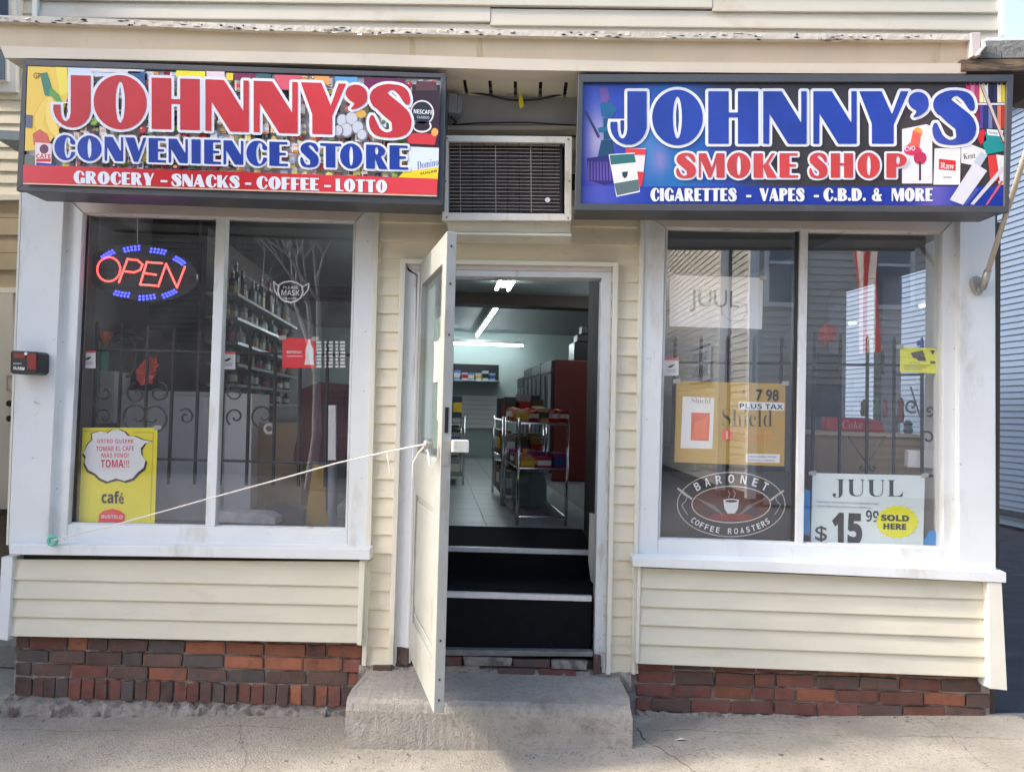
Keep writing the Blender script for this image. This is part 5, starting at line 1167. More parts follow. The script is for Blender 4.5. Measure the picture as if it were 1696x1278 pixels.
def arc_text(s, rx, ry, a0, a1, h_, top=True):
    n = len(s)
    for i, ch in enumerate(s):
        if ch == ' ': continue
        t = math.radians(a0 + (a1 - a0) * i / (n - 1)); x = cx + rx * math.cos(t); y = cyy + ry * math.sin(t)
        tx, ty = -rx * math.sin(t), ry * math.cos(t); L_ = math.hypot(tx, ty); tx /= L_; ty /= L_
        if tx < 0: tx, ty = -tx, -ty
        ux, uy = ty, -tx
        w = h_ * (.62 if ch not in 'I' else .2) * (1.15 if ch in 'ONR' else 1)
        bl = (x - tx * w / 2, y - ty * w / 2); put_text(A, bold(ch), bl, (bl[0] + tx * w, bl[1] + ty * w), (bl[0] + ux * h_, bl[1] + uy * h_), YW + .008 - .0003 * 5, .0, (216, 214, 208))
arc_text('BARONET', 71, 35.5, 222, 318, 14); arc_text('COFFEE ROASTERS', 82, 49, 143, 40, 9.5)
A.build('print', INK, CB)
# JUUL price sign
JP = sheet('price_sign', [(1346, 783), (1532, 787), (1529, 903), (1343, 898)], (190, 204, 218), YW, 'pale blue JUUL price sign, 15.99 SOLD HERE, bottom of the right-hand window', 'price sign')
A = M(); put_text(A, bold('JUUL', 1), (1379, 824), (1496, 826), (1379, 793), YW - .0015, -.01, (44, 48, 54))
put_text(A, 'WARNING: THIS PRODUCT CONTAINS NICOTINE.', (1352, 832), (1456, 836), (1352, 829), YW - .0015, 0, (90, 96, 104)); put_text(A, 'NICOTINE IS AN ADDICTIVE CHEMICAL.', (1354, 838.5), (1444, 842), (1354, 836), YW - .0015, 0, (90, 96, 104))
put_text(A, bold('15'), (1378, 900), (1428, 902), (1378, 848), YW - .0015, .035, (26, 28, 32)); put_text(A, bold('99'), (1434, 863), (1456, 865), (1434, 844), YW - .0015, .0, (40, 44, 48))
put_text(A, bold('$', 1), (1350, 898), (1370, 899), (1350, 870), YW - .0015, .01, (30, 34, 40))
n = 36; star = [(1486 + (33 if k_ % 2 else 36) * math.cos(2 * math.pi * k_ / n), 864 + (25 if k_ % 2 else 28) * math.sin(2 * math.pi * k_ / n)) for k_ in range(n)]
A.art(star, (214, 208, 30), YW, 6); put_text(A, bold('SOLD'), (1459, 862), (1506, 863.5), (1459, 851.5), YW - .0026, .04, (40, 44, 30)); put_text(A, bold('HERE'), (1463, 876), (1501, 877), (1463, 866), YW - .0026, .04, (40, 44, 30))
A.build('print', INK, JP)
for (pts, lb) in [([(1332, 810), (1342, 812), (1341, 886), (1331, 884)], 'blue strip card to the left of the pale blue price sign'), ([(1508, 895), (1532, 892), (1540, 878), (1550, 880), (1552, 902), (1508, 902)], 'blue card corner to the right of the pale blue price sign')]:
    o = M().ppx(pts, YW + .006, YW + .009).build('blue_card', mat('card_blue', s2l((40, 120, 180)), .4)); tag(o, lb, 'card')
# yellow camera notice
YN = sheet('camera_notice', [(1491, 574), (1556, 577), (1556, 619), (1491, 615)], (232, 216, 40), YW, 'small yellow camera surveillance notice near the right edge of the right-hand window', 'notice')
A = M(); A.art([(1508, 584), (1528, 580), (1532, 588), (1524, 596), (1512, 592)], (70, 60, 40), YW, 4); A.art([(1518, 592), (1532, 590), (1534, 598), (1520, 597)], (60, 50, 36), YW, 4.4); A.art([(1540, 580), (1549, 580), (1545, 588)], (50, 44, 36), YW, 4); A.art(rect(1541, 598, 1549, 602), (50, 44, 36), YW, 4)
put_text(A, 'SMILE', (1506, 601), (1524, 602), (1506, 599), YW - .0014, 0, (90, 80, 40))
for k_ in range(3): A.art(rect(1497, 604.5 + 3.2 * k_, 1540 - 6 * k_, 605.5 + 3.2 * k_), (130, 116, 50), YW, 4)
A.build('print', INK, YN)
o = M().ppx([(1519, 564), (1527, 563), (1529, 572), (1519, 573)], YW, YW + .004).build('tape_tab', mat('tape_blue', (.06, .09, .42), .5)); tag(o, 'blue tape tab above the yellow surveillance notice', 'tape')

INKG = 1.0
# ---- iron window guards
def scroll(c_, r1, turns, a0, sgn, n=26):
    out = []
    for k_ in range(n):
        t = k_ / (n - 1); a_ = a0 + sgn * turns * 2 * math.pi * t; r2 = r1 * (1 - .78 * t); out.append((c_[0] + r2 * math.cos(a_), c_[1] + r2 * math.sin(a_)))
    return out
def guard(bars, rails, scrolls, diag, label, Y):
    root = empty('window_guard', P(bars[0][0], bars[0][2], Y), label, 'window guard', 'iron guards inside the display windows')
    for (xt, yt, yb, xb) in bars:
        a_, b_ = P(xt, yt, Y), P(xb, yb, Y); M().tube([b_, a_, (a_[0], a_[1], a_[2] + .02)], [.0105, .0105, .003], 6).build('bar', 'iron_black', root)
    for (x0, y0, x1, y1) in rails: M().tube([P(x0, y0, Y), P(x1, y1, Y)], .008, 6).build('rail', 'iron_black', root)
    for s_ in scrolls: M().tube([P(a_, b_, Y - .012) for a_, b_ in s_], .0058, 6).build('scroll', 'iron_scroll', root)
    for (x0, y0, x1, y1) in diag: M().tube([P(x0, y0, Y - .012), P(x1, y1, Y - .012)], .0045, 6).build('scroll', 'iron_scroll', root)
YG = .16
lb = [(161, 536, 801, 151), (203, 540, 801, 193), (246, 545, 802, 237), (289, 548, 802, 279), (331, 552, 802, 322), (373, 556, 803, 364), (415, 560, 803, 408), (457, 562, 804, 452), (498, 566, 805, 494), (543, 568, 806, 538), (133, 660, 800, 128)]
sc_ = [scroll((174, 650), 15, 1.1, 4.2, -1), scroll((173, 690), 16, 1.1, 2.2, 1), scroll((227, 688), 26, 1.15, 1.6, 1), scroll((254, 690), 26, 1.15, 1.5, -1), scroll((227, 652), 18, 1.1, 4.5, -1), scroll((262, 650), 18, 1.1, 4.8, 1), scroll((308, 690), 14, 1.2, 4.0, 1)]
sc_ += [scroll((390, 650), 15, 1.1, 4.2, -1), scroll((390, 690), 16, 1.1, 2.2, 1), scroll((436, 688), 22, 1.15, 1.6, 1)]
guard(lb, [(135, 579, 585, 588), (118, 756, 580, 768)], sc_, [], 'black iron guard bars with scrollwork behind the left display window', YG)
rbars = [(1350, 556, 782, 1345), (1392, 558, 784, 1390), (1437, 560, 785, 1435), (1481, 562, 786, 1480), (1527, 564, 787, 1527), (1462, 586, 620, 1462), (1119, 562, 782, 1112), (1162, 562, 782, 1156), (1205, 562, 782, 1200), (1250, 562, 783, 1245), (1295, 562, 783, 1291)]
sc2 = [scroll((1428, 774), 7, .9, 5.5, 1, 14), scroll((1446, 774), 7, .9, 3.9, -1, 14), scroll((1510, 672), 12, 1.1, 1, 1), scroll((1540, 680), 9, 1.1, 2, -1), scroll((1536, 725), 12, .8, 4, 1)]
guard(rbars, [(1105, 600, 1558, 606), (1100, 780, 1556, 788), (1478, 621, 1530, 620)], sc2, [(1404, 722, 1432, 762), (1466, 722, 1440, 762), (1508, 640, 1524, 690)], 'black iron guard bars with small scrolls behind the right display window', YG)

# ------------------------------------------------------------------ shop interior (skewed lot axis)
FZ = .80; CZ = 3.06
def ibox(u0, u1, v0, v1, z0, z1): return M().box(u0, u1, v0, v1, z0, z1, T=lambda x, y, z: I(x, y, z))
def iprism(m): return m
tag(ibox(-2.9, 2.9, .9, 9.9, FZ - .12, FZ - .004).build('shop_floor', 'grout'), kind='structure')
fl_ = bpy.data.objects.get('shop_floor')
tme = None; cnt = 0
for i in range(7):
    for j in range(21):
        u = -1.15 + i * .305; v = 1.42 + j * .405
        if cnt >= 290: break
        if tme is None:
            o = M().box(-.15, .15, -.2, .2, 0, .004).build('tile', 'floor_tile', fl_, origin=(0, 0, 0)); tme = o
        else: o = tme.copy(); COL.objects.link(o)
        p_ = Vector(I(u, v, FZ - .004)) - WO[fl_]; o.location = p_; o.rotation_euler = (0, 0, SK); cnt += 1
tag(ibox(-2.9, 2.9, 0.18, 10, CZ, CZ + .05).build('ceiling', 'ceiling_paint'), kind='structure')
tag(ibox(-2.9, 2.9, 9.75, 9.85, FZ, CZ).build('wall_back', 'mint_wall'), kind='structure')
tag(ibox(-2.75, -2.65, 0.45, 9.8, .0, CZ).build('wall_left', 'room_gray'), kind='structure')
# right wall with its side window opening
UR = 2.60
q0 = PU(1376, 560, UR); q1 = PU(1545, 560, UR); v0, v1 = sorted((V_of(q0), V_of(q1)))
zs0 = .93; zs1 = 2.70
m = ibox(UR, UR + .1, -.1, v0, 0, CZ); m.v = m.v
for a_ in [(v1, 9.8, 0, CZ), (v0, v1, 0, zs0), (v0, v1, zs1, CZ)]:
    t = ibox(UR, UR + .1, *a_); k_ = len(m.v); m.v += t.v; m.f += [tuple(i + k_ for i in f_) for f_ in t.f]
tag(m.build('wall_right', 'room_gray'), kind='structure')
wr = bpy.data.objects['wall_right']
vm = V_of(PU(1461, 560, UR))
fr = M()
for (a_, b_, z0, z1) in [(v0 - .04, v0 + .03, zs0, zs1), (v1 - .03, v1 + .04, zs0, zs1), (vm - .05, vm + .05, zs0, zs1), (v0 + .03, v1 - .03, zs1 - .05, zs1 + .03), (v0 + .03, v1 - .03, zs0 - .03, zs0 + .05)]:
    t = ibox(UR - .03, UR + .11, a_, b_, z0, z1); k_ = len(fr.v); fr.v += t.v; fr.f += [tuple(i + k_ for i in f_) for f_ in t.f]
sw = fr.build('window', 'room_gray', wr)
M().add([I(UR + .05, v0, zs0), I(UR + .05, v1, zs0), I(UR + .05, v1, zs1), I(UR + .05, v0, zs1)], [(0, 1, 2, 3)]).build('pane', GL3, sw)
# outside skin of the right wall
tag(ibox(UR + .105, UR + .12, .1, 9.8, 2.75, 4.3).build('wall_side_outer', 'upper_vinyl'), kind='structure')
tag(ibox(-2.9, 2.9, 5.0, 5.3, 2.92, CZ).build('ceiling_beam', 'beam_brown'), kind='structure')
# platform of the display windows and partitions beside the steps
tag(M().box(-2.7, -.76, .13, 1.05, .0, .89).build('display_platform', 'room_gray'), kind='structure')
tag(M().box(.62, 2.55, .13, .95, .0, .89).build('display_shelf', 'room_gray'), kind='structure')
tag(M().box(.455, .62, .13, 1.30, .1, 2.75).build('partition_right', 'dark_partition'), kind='structure')
tag(M().box(-.76, -.655, .13, 1.30, .1, 2.6).build('partition_left', 'dark_partition'), kind='structure')
o = M().ppx([(977, 850), (986, 852), (984, 968), (979, 962), (975, 930)], .3, .34).build('kick_board', 'trim_cream'); tag(o, 'short white board beside the black inside steps', 'board')
# black carpeted steps
zn = P(850, 984, .035)[2]
ST = empty('inside_steps', (-.1, .14, .30), 'black rubber covered steps with aluminium nosings inside the doorway', 'steps')
M().box(-.654, .454, .165, .52, .305, zn).build('step', 'rubber_black', ST)
M().box(-.60, .405, .035, .164, .305, zn).build('step_front', 'rubber_black', ST, bevel=.004)
M().box(-.654, .454, .52, 1.30, .305, .803).build('step', 'rubber_black', ST, bevel=.006)
M().box(-.654, .454, 1.30, 1.42, .305, .8025).build('step', 'rubber_black', ST)
for (y, z, xa_, xb_) in ((.035, zn, -.60, .404), (.52, .803, -.652, .452)):
    M().box(xa_, xb_, y - .006, y + .03, z - .026, z + .004).build('nosing', 'aluminium', ST, bevel=.003)
# ceiling tubes
def lamp(u0v0, u1v1, z, n, label, flat=0):
    a_ = Vector(u0v0); b_ = Vector(u1v1); c_ = (a_ + b_) / 2
    root = empty('fluorescent_light', (c_.x, c_.y, z), label, 'ceiling light', 'fluorescent tube lights')
    d = (b_ - a_).normalized(); s_ = Vector((d.y, -d.x))
    hh = .03 if not flat else .0
    vs = []
    M().add([tuple((p_ + s_ * w).to_3d() + Vector((0, 0, zz))) for zz in (z + .03, z + .09) for p_, w in ((a_, -.035 * n), (a_, .035 * n), (b_, .035 * n), (b_, -.035 * n))], [(0, 1, 2, 3), (4, 7, 6, 5), (0, 4, 5, 1), (1, 5, 6, 2), (2, 6, 7, 3), (3, 7, 4, 0)]).build('fixture', 'plastic_white', root)
    for k_ in range(n):
        w = (k_ - (n - 1) / 2) * .13; M().tube([tuple((a_ + s_ * w).to_3d() + Vector((0, 0, z + .012))), tuple((b_ + s_ * w).to_3d() + Vector((0, 0, z + .012)))], .019, 8).build('tube', 'lamp_tube', root)
def at(px, py, z):
    d = ray(px, py); t = (z - EYE) / d[2]; q = CAM + d * t; return (float(q[0]), float(q[1]))
lamp(at(843, 461, 2.96), at(832, 481, 2.96), 2.96, 2, 'double fluorescent tube nearest the doorway, in front of the brown beam')
lamp(at(822, 513, 2.93), at(790, 558, 2.93), 2.93, 1, 'long fluorescent tube on the rear ceiling behind the brown beam')
bq0 = np.array(I(-1.5, 9.35)); bq1 = np.array(I(1.02, 9.35))
lamp((bq0[0], bq0[1]), (bq1[0], bq1[1]), 2.80, 1, 'fluorescent tube running across the back wall of the shop')
lamp(I(-.75, 1.75)[:2], I(-.75, 3.2)[:2], 2.96, 1, 'added fluorescent tube out of view above and left of the doorway, lighting the left window')  # added tube, hidden from view, brightening the room behind the left window
lamp(I(1.6, 3.4)[:2], I(1.6, 4.8)[:2], 2.93, 1, 'fluorescent tube over the right side seen through the right window')
# wire racks
def rack(u, v, w, d, h, label, stock, shelves):
    root = empty('wire_rack', I(u, v, FZ), label, 'rack', 'chrome wire racks down the aisle')
    for du in (0, w):
        for dv in (0, d): M().tube([I(u + du, v + dv, FZ), I(u + du, v + dv, FZ + h)], .0125, 8).build('post', 'chrome', root, smooth=True)
    for z in shelves:
        s_ = M(); s_.tube([I(u, v, FZ + z), I(u + w, v, FZ + z), I(u + w, v + d, FZ + z), I(u, v + d, FZ + z)], .007, 5, closed=True)
        k_ = 0
        while k_ * .05 < d: s_.tube([I(u, v + k_ * .05, FZ + z), I(u + w, v + k_ * .05, FZ + z)], .003, 4); k_ += 1
        s_.build('wire_shelf', 'chrome', root)
    return root
q = np.array(P(856, 870, 1.55)); u0 = q[0] * math.cos(SK) + q[1] * math.sin(SK); v0_ = -q[0] * math.sin(SK) + q[1] * math.cos(SK)
rack(u0, v0_, .37, 1.1, .80, 'chrome wire rack nearest the doorway, topped with red snack bags', None, [.06, .42, .76])
rack(u0 - .02, v0_ + 1.16, .37, 1.1, .80, 'chrome wire rack standing behind the one with red snack bags', None, [.10, .42, .76])
rack(u0 - .70, v0_ + 3.0, .4, 1.2, .82, 'farther chrome wire rack loaded with dark goods at the left of the aisle', None, [.1, .42, .76])
ORD = ['first', 'second', 'third', 'fourth', 'fifth', 'sixth', 'seventh', 'eighth']
pal = [(196, 50, 30), (206, 90, 30), (190, 40, 60), (200, 140, 60), (170, 30, 30), (216, 180, 120), (130, 40, 110), (120, 90, 60)]
def cname(c_):
    r0, g0, b0 = c_; mx, mn = max(c_), min(c_)
    if mx - mn < 28: return 'white' if mx > 185 else 'grey' if mx > 80 else 'dark grey'
    if r0 >= g0 >= b0: return 'red' if g0 < 70 else 'orange' if g0 < 110 else 'brown' if r0 < 130 else 'yellow' if g0 > 160 else 'tan'
    if b0 == mx: return 'purple' if r0 > g0 + 20 else 'blue'
    if r0 == mx: return 'crimson'
    return 'green'
def bag(name, u, v, z, w, d, h, col, label, cat, group, tilt=0):
    m = M(); vs = []; r2 = random.Random(int(u * 1000 + v * 77 + z * 13)); soft = name in ('snack_bag', 'floor_box')
    rot = r2.uniform(-.12, .12); cr_, sr_ = math.cos(rot), math.sin(rot)
    lv = ((0, .9), (.28, 1.0), (.30, 1.0), (.72, 1.0), (.74, 1.0), (1, .86)) if soft else ((0, 1), (.22, 1), (.23, 1), (.7, 1), (.71, 1), (1, 1))
    for zz, k2 in lv:
        for du, dv in (((-.5, -.5), (0, -.6), (.5, -.5), (.5, .5), (0, .58), (-.5, .5)) if soft else ((-.48, -.5), (0, -.5), (.48, -.5), (.48, .5), (0, .5), (-.48, .5))):
            a_, b_ = du * w * k2 * .94, dv * d * k2; jt = .005 if soft else .0
            vs.append(I(u + a_ * cr_ - b_ * sr_ + r2.uniform(-jt, jt), v + a_ * sr_ + b_ * cr_ + r2.uniform(-jt, jt), z + zz * h + r2.uniform(-jt, jt)))
    c0 = s2l(col); c1 = c0 if name == 'floor_box' else s2l(r2.choice([(220, 214, 200), (60, 50, 50), (230, 190, 60), (180, 40, 40), (50, 80, 130), (236, 236, 236)]))
    m.add(vs[:], [(5, 4, 3, 2, 1, 0), (30, 31, 32, 33, 34, 35)], c0)
    for k_ in range(5):
        m.f += [(k_ * 6 + i, k_ * 6 + (i + 1) % 6, k_ * 6 + 6 + (i + 1) % 6, k_ * 6 + 6 + i) for i in range(6)]; m.c += [c1 if k_ == 2 else c0] * 6
    o = m.build(name, INK, None); tag(o, label.replace('#', cname(col)), cat, group); return o
r_ = random.Random(21)
for i in range(5):
    for j in range(5): bag('snack_bag', u0 + .03 + i * .078, v0_ + .08 + j * .22, FZ + .775, .075, .17, .075 + r_.uniform(0, .03), r_.choice(pal[:6]), '# snack bag, %s across and %s deep on top of the nearest wire rack' % (ORD[i], ORD[j]), 'snack bag', 'snack bags on the nearest rack')
for i in range(3):
    for j in range(4): bag('snack_box', u0 + .06 + i * .125, v0_ + .1 + j * .26, FZ + .43, .115, .22, .07 + r_.uniform(0, .04), r_.choice(pal), '# snack box, %s across, %s deep, middle shelf of nearest rack' % (ORD[i], ORD[j]), 'box', 'snack boxes on the middle shelf')
for (du, dv) in ((-.02, 1.16), (-.70, 3.0)):
    for zz in (.11, .43, .77):
        for i in range(3):
            for j in range(4): bag('grocery_item', u0 + du + .06 + i * .125, v0_ + dv + .1 + j * .27, FZ + zz, .11, .2, .14 + r_.uniform(0, .1), r_.choice([(60, 70, 60), (90, 80, 60), (60, 66, 84), (140, 120, 70), (96, 60, 50), (150, 150, 150)]), '# grocery item, %s across, %s deep, %s shelf of the %s wire rack' % (ORD[i], ORD[j], {.11: 'lowest', .43: 'middle', .77: 'top'}[zz], 'second' if dv < 2 else 'farthest'), 'grocery item', 'groceries on the farther racks')
o = bag('floor_box', u0 + .17, v0_ + .75, FZ + .075, .3, .5, .26, (110, 120, 116), 'grey bin standing on the lowest shelf of the nearest rack', 'bin', None)
# coolers along the right side
CU = .0
qc = np.array(P(909, 786, 5.3)); cu0 = qc[0] * math.cos(SK) + qc[1] * math.sin(SK); cv0 = -qc[0] * math.sin(SK) + qc[1] * math.cos(SK)
for i in range(4):
    vv = cv0 + i * 1.02; hh = 1.50 + (0 if i == 0 else (.02 if i < 3 else -.08))
    lbs = ['dark red drink cooler nearest the doorway, its side towards the street', 'drink cooler standing second in the row behind the red one', 'third drink cooler in the row', 'last drink cooler in the row by the back wall']
    r0 = empty('drink_cooler', I(cu0, vv, FZ), lbs[i], 'cooler', 'drink coolers along the right wall')
    ibox(cu0 + .04, cu0 + .8, vv, vv + 1.0, FZ, FZ + hh).build('cabinet', 'cooler_red' if i == 0 else 'cooler_dark', r0, bevel=.01)
    for k_ in range(2):
        dd_ = ibox(cu0 + .005, cu0 + .038, vv + .02 + k_ * .49, vv + .49 + k_ * .49, FZ + .1, FZ + hh - .16).build('door', 'cooler_dark', r0)
        ibox(cu0 - .02, cu0 + .004, vv + .03 + k_ * .49, vv + .08 + k_ * .49, FZ + .12, FZ + hh - .18).build('handle', 'cooler_light', dd_)
    ibox(cu0 + .0, cu0 + .038, vv + .01, vv + .99, FZ + hh - .15, FZ + hh - .01).build('header', 'cooler_dark', r0)
o = empty('coffee_machine', I(cu0 + .45, cv0 + .1, FZ + 1.5), 'dark machine standing on top of the red cooler', 'machine')
ibox(cu0 + .3, cu0 + .62, cv0 + .1, cv0 + .5, FZ + 1.502, FZ + 1.74).build('body', 'plastic_black', o, bevel=.01); ibox(cu0 + .34, cu0 + .58, cv0 + .12, cv0 + .4, FZ + 1.745, FZ + 1.84).build('top', 'cooler_dark', o, bevel=.01)
ibox(cu0 + .4, cu0 + .5, cv0 + .15, cv0 + .35, FZ + 1.845, FZ + 1.95).build('hopper', 'cooler_dark', o, bevel=.01)
# back wall shelf with packs, slat panel
r0 = empty('wall_shelf', I(-1.3, 9.6, 2.1), 'white shelf of paper goods on the far back wall', 'shelf')
zsh = P(780, 629, 9.3)[2]
ibox(-1.3, .63, 9.3, 9.74, zsh - .02, zsh).build('board', 'plastic_white', r0); ibox(-1.3, .63, 9.72, 9.74, zsh, zsh + .3).build('back_panel', 'cooler_dark', r0)
r_ = random.Random(5)
for i in range(15): 
    bag('paper_pack', -1.22 + i * .122, 9.45, zsh, .112, .2, .12 + r_.uniform(0, .05), r_.choice([(190, 200, 214), (160, 180, 210), (214, 216, 220), (120, 150, 200)]), '# paper pack, %s from the %s end of the back wall shelf' % (ORD[i] if i < 8 else ORD[14 - i], 'left' if i < 8 else 'right'), 'paper pack', 'paper packs on the back shelf')
r0 = empty('slat_panel', I(-1.0, 9.7, 1.2), 'white slatted display panel below the back wall shelf', 'panel')
for i in range(7): ibox(-.9, .6, 9.70, 9.74, zsh - .85 + i * .085, zsh - .775 + i * .085).build('slat', 'plastic_white', r0)
# gondola of goods on the left of the aisle
r0 = empty('gondola_shelf', I(-1.65, 5.2, FZ), 'grey gondola shelves of groceries left of the aisle', 'shelves')
for k_ in range(4): ibox(-.80, -.34, 5.0, 9.2, FZ + .1 + k_ * .38, FZ + .12 + k_ * .38).build('shelf_board', 'cooler_light', r0)
ibox(-.83, -.802, 5.0, 9.2, FZ, FZ + 1.6).build('back_panel', 'cooler_dark', r0)
for k_ in range(4):
    for j in range(16): bag('grocery_can', -.46, 5.15 + j * .25, FZ + .12 + k_ * .38, .13, .16, .18 + r_.uniform(0, .1), r_.choice([(70, 80, 70), (120, 60, 50), (60, 70, 96), (150, 130, 90), (180, 180, 176), (90, 96, 60)]), '# pack, %s one in the %s bay, %s gondola shelf' % (('nearer', 'farther')[j % 2], ORD[j // 2], ['lowest', 'second', 'third', 'top'][k_]), 'grocery pack', 'groceries on the gondola shelves')
# ---- left window interior: partition, screen, freezer, wall shelves with bottles
tag(M().ppx([(100, 330), (366, 335), (366, 905), (95, 905)], 1.75, 1.85).build('wall_office', 'room_gray'), kind='structure')
o = empty('hanging_screen', P(265, 600, 1.5), 'dark flat screen hanging behind the open sign', 'screen')
M().ppx([(206, 345), (330, 352), (330, 590), (205, 520)], 1.50, 1.58).build('panel', mat('screen_glass', (.03, .04, .045), .25), o, bevel=.01)
o = empty('chest_freezer', P(260, 860, .8), 'white chest freezer standing behind the left window bars', 'freezer')
M().ppx([(196, 652), (340, 655), (336, 888), (190, 884)], .75, 1.35).build('body', mat('freezer_white', (.78, .77, .79), .5, var=.03), o, bevel=.01); M().ppx([(193, 646), (341, 649), (341, 655), (193, 652)], .74, 1.36).build('lid', 'plastic_white', o)
o = M().ppx([(158, 614), (190, 615), (188, 700), (156, 700)], .7, .9).build('carton', 'freezer_white'); tag(o, 'upright white carton left of the chest freezer', 'carton')
o = M().ppx([(374, 650), (418, 652), (414, 842), (370, 842)], .62, .95).build('cabinet_box', 'freezer_white'); tag(o, 'white cabinet just right of the left window mullion', 'cabinet')
# hose ring and funnel
HR = empty('garden_hose', P(200, 640, .24), 'coiled black hose hanging on the left window bars', 'hose')
M().tube([P(208 + 34 * math.cos(t) * (.75 if math.cos(t) < 0 else .5), 590 + 34 * math.sin(t), .21) for t in [(-2.4 + i * .17) for i in range(24)]], .0085, 8).build('coil', 'cable_black', HR, smooth=True)
M().tube([P(a_, b_, .23) for a_, b_ in ((188, 552), (205, 548), (222, 552), (238, 565))], .0085, 8).build('coil', 'cable_black', HR, smooth=True)
o = empty('plant_pot', P(174, 575, .24), 'orange cone with green stalk in the left window', 'ornament')
M().lathe([(.006, 0), (.05, .085)], P(173, 574, .22), 10).build('cone', mat('terracotta', (.42, .12, .05), .6), o); M().lathe([(.022, -.14), (.03, -.05), (.014, .0)], P(173, 574, .22), 8).build('stalk', mat('stalk_green', (.05, .22, .12), .6), o)
# red bow ornaments
def bow(px, py, s, Y, label, col=(.50, .035, .025)):
    o = empty('red_bow', P(px, py, Y), label, 'bow'); r3 = random.Random(int(px)); mm_ = mat('bow_red', col, .5)
    for k_ in range(7):
        a_ = k_ * .9; c1 = Vector(P(px, py, Y)); t = Vector((math.cos(a_) * s, r3.uniform(-.03, .02), math.sin(a_) * s * 1.1 + .01)); n_ = Vector((-t.z, 0, t.x)) * .42
        M().add([tuple(c1), tuple(c1 + t * .6 + n_), tuple(c1 + t), tuple(c1 + t * .6 - n_ + Vector((0, -.015, 0)))], [(0, 1, 2), (0, 2, 3)]).build('petal', mm_, o)
    return o
bow(241, 622, .065, .20, 'red bow of ribbon tied to the left window bars'); bow(251, 606, .05, .19, 'smaller red bow just above the other in the left window')
bow(1370, 556, .06, .24, 'red poinsettia bow on the bars in the right-hand window')
# wall shelves with bottles
US = -1.9
def pu(px, py):
    q = PU(px, py, US); return q
WS = empty('bottle_shelves', tuple(pu(440, 650)), 'dark wall shelves lined with bottles seen through the left window', 'shelves')
r_ = random.Random(31)
bot_cols = [(.02, .05, .04), (.05, .08, .07), (.12, .20, .17), (.05, .03, .02), (.10, .14, .14), (.28, .34, .32)]
for si, (y0, y1) in enumerate([(481, 545), (520, 573), (568, 597), (599, 626), (630, 652), (660, 674)]):
    a_ = pu(394, y0); b_ = pu(492, y1); z = (a_[2] + b_[2]) / 2; va, vb = V_of(a_), V_of(b_)
    ibox(US - .22, US, va, vb, z - .02, z).build('shelf_board', 'cooler_light', WS)
    n = 16 if si < 2 else 10
    for k_ in range(n):
        v = va + .1 + (vb - va - .2) * k_ / (n - 1); h_ = r_.uniform(.19, .29) if si == 0 else r_.uniform(.12, .2); ci = r_.randrange(6)
        c_ = I(US - r_.uniform(.05, .15), v, z)
        mb = M().lathe([(.035, .0), (.037, h_ * .12), (.037, h_ * .42), (.036, h_ * .58), (.014, h_ * .76), (.013, h_ * .9), (.015, h_ * .91), (.014, h_)], c_, 8); lc = r_.choice([(.5, .5, .46), (.35, .30, .16), (.30, .05, .05), (.6, .6, .6), bot_cols[ci]]); cc = r_.choice([(.4, .4, .4), (.3, .04, .04), (.02, .02, .02)])
        mb.c = [bot_cols[ci]] * 8 + [lc] * 8 + [bot_cols[ci]] * 32 + [cc] * 8 + [cc] * 2
        o = mb.build('bottle', INK, None, smooth=False)
        tag(o, '%s bottle, %s of the %s pair on the %s wall shelf, left window' % (['blackish green', 'dark green', 'grey-green', 'brown', 'smoky', 'pale'][ci], ('nearer', 'farther')[k_ % 2], ORD[k_ // 2], ORD[si]), 'bottle', 'bottles on the wall shelves')
ibox(US - .26, US - .225, V_of(pu(394, 500)), V_of(pu(494, 560)), FZ, 2.9).build('back_panel', 'dark_partition', WS)
# maroon jacket, strip and tube standing in for a reflected pole, yellow bucket
o = M().ppx([(497, 645), (530, 632), (574, 636), (576, 764), (486, 764), (488, 740), (500, 700)], .55, .7).build('maroon_jacket', mat('maroon_cloth', (.085, .012, .022), .9, var=.3, vs=12, bump=.4)); tag(o, 'dark maroon jacket hanging behind the left window, right pane', 'jacket')
o = M().ppx([(544, 671), (556, 671), (556, 762), (543, 762)], .10, .13).build('reflected_pole_strip', 'aluminium', bevel=.002); tag(o, 'vertical metal strip standing in for a pole reflected in the left window', 'strap')
o = M().tube([P(551, 765, .3), P(550, 880, .3)], .028, 12).build('reflected_pole_tube', mat('reflected_pole_gray', (.20, .22, .27), .5), smooth=True); tag(o, 'grey upright tube, lower part of the stand-in for the reflected pole', 'pipe')
o = M().ppx([(518, 766), (538, 766), (540, 845), (552, 870), (505, 870), (508, 840)], .4, .5).build('wet_floor_sign', mat('caution_yellow', (.42, .26, .03), .5), bevel=.005); tag(o, 'folded dark yellow floor sign in the left window corner', 'floor sign')
o = M().ppx([(420, 700), (500, 702), (498, 880), (412, 880)], .75, 1.1).build('brown_carton', 'cardboard'); tag(o, 'brown carton behind the bars in the left window, right pane', 'carton')
o = empty('tape_roll', P(446, 720, .5), 'white tape roll on top of the brown carton', 'tape')
M().tube([Vector(P(446, 710, .5)) + Vector((.028 * math.cos(i * .52), 0, .028 * math.sin(i * .52))) for i in range(12)], .010, 8, closed=True).build('roll', 'plastic_white', o, smooth=True)
o = M().ppx([(363, 846), (440, 850), (455, 858), (455, 868), (363, 864)], .2, .34).build('folded_cloth', mat('cloth_gray', (.40, .40, .42), .8, var=.2, vs=20)); tag(o, 'crumpled pale cloth on the left window ledge', 'cloth')
o = M().ppx([(440, 838), (470, 833), (500, 846), (500, 872), (440, 868)], .36, .5).build('dark_bag', mat('bag_dark', (.02, .022, .03), .6)); tag(o, 'dark bag lying on the left window ledge', 'bag')
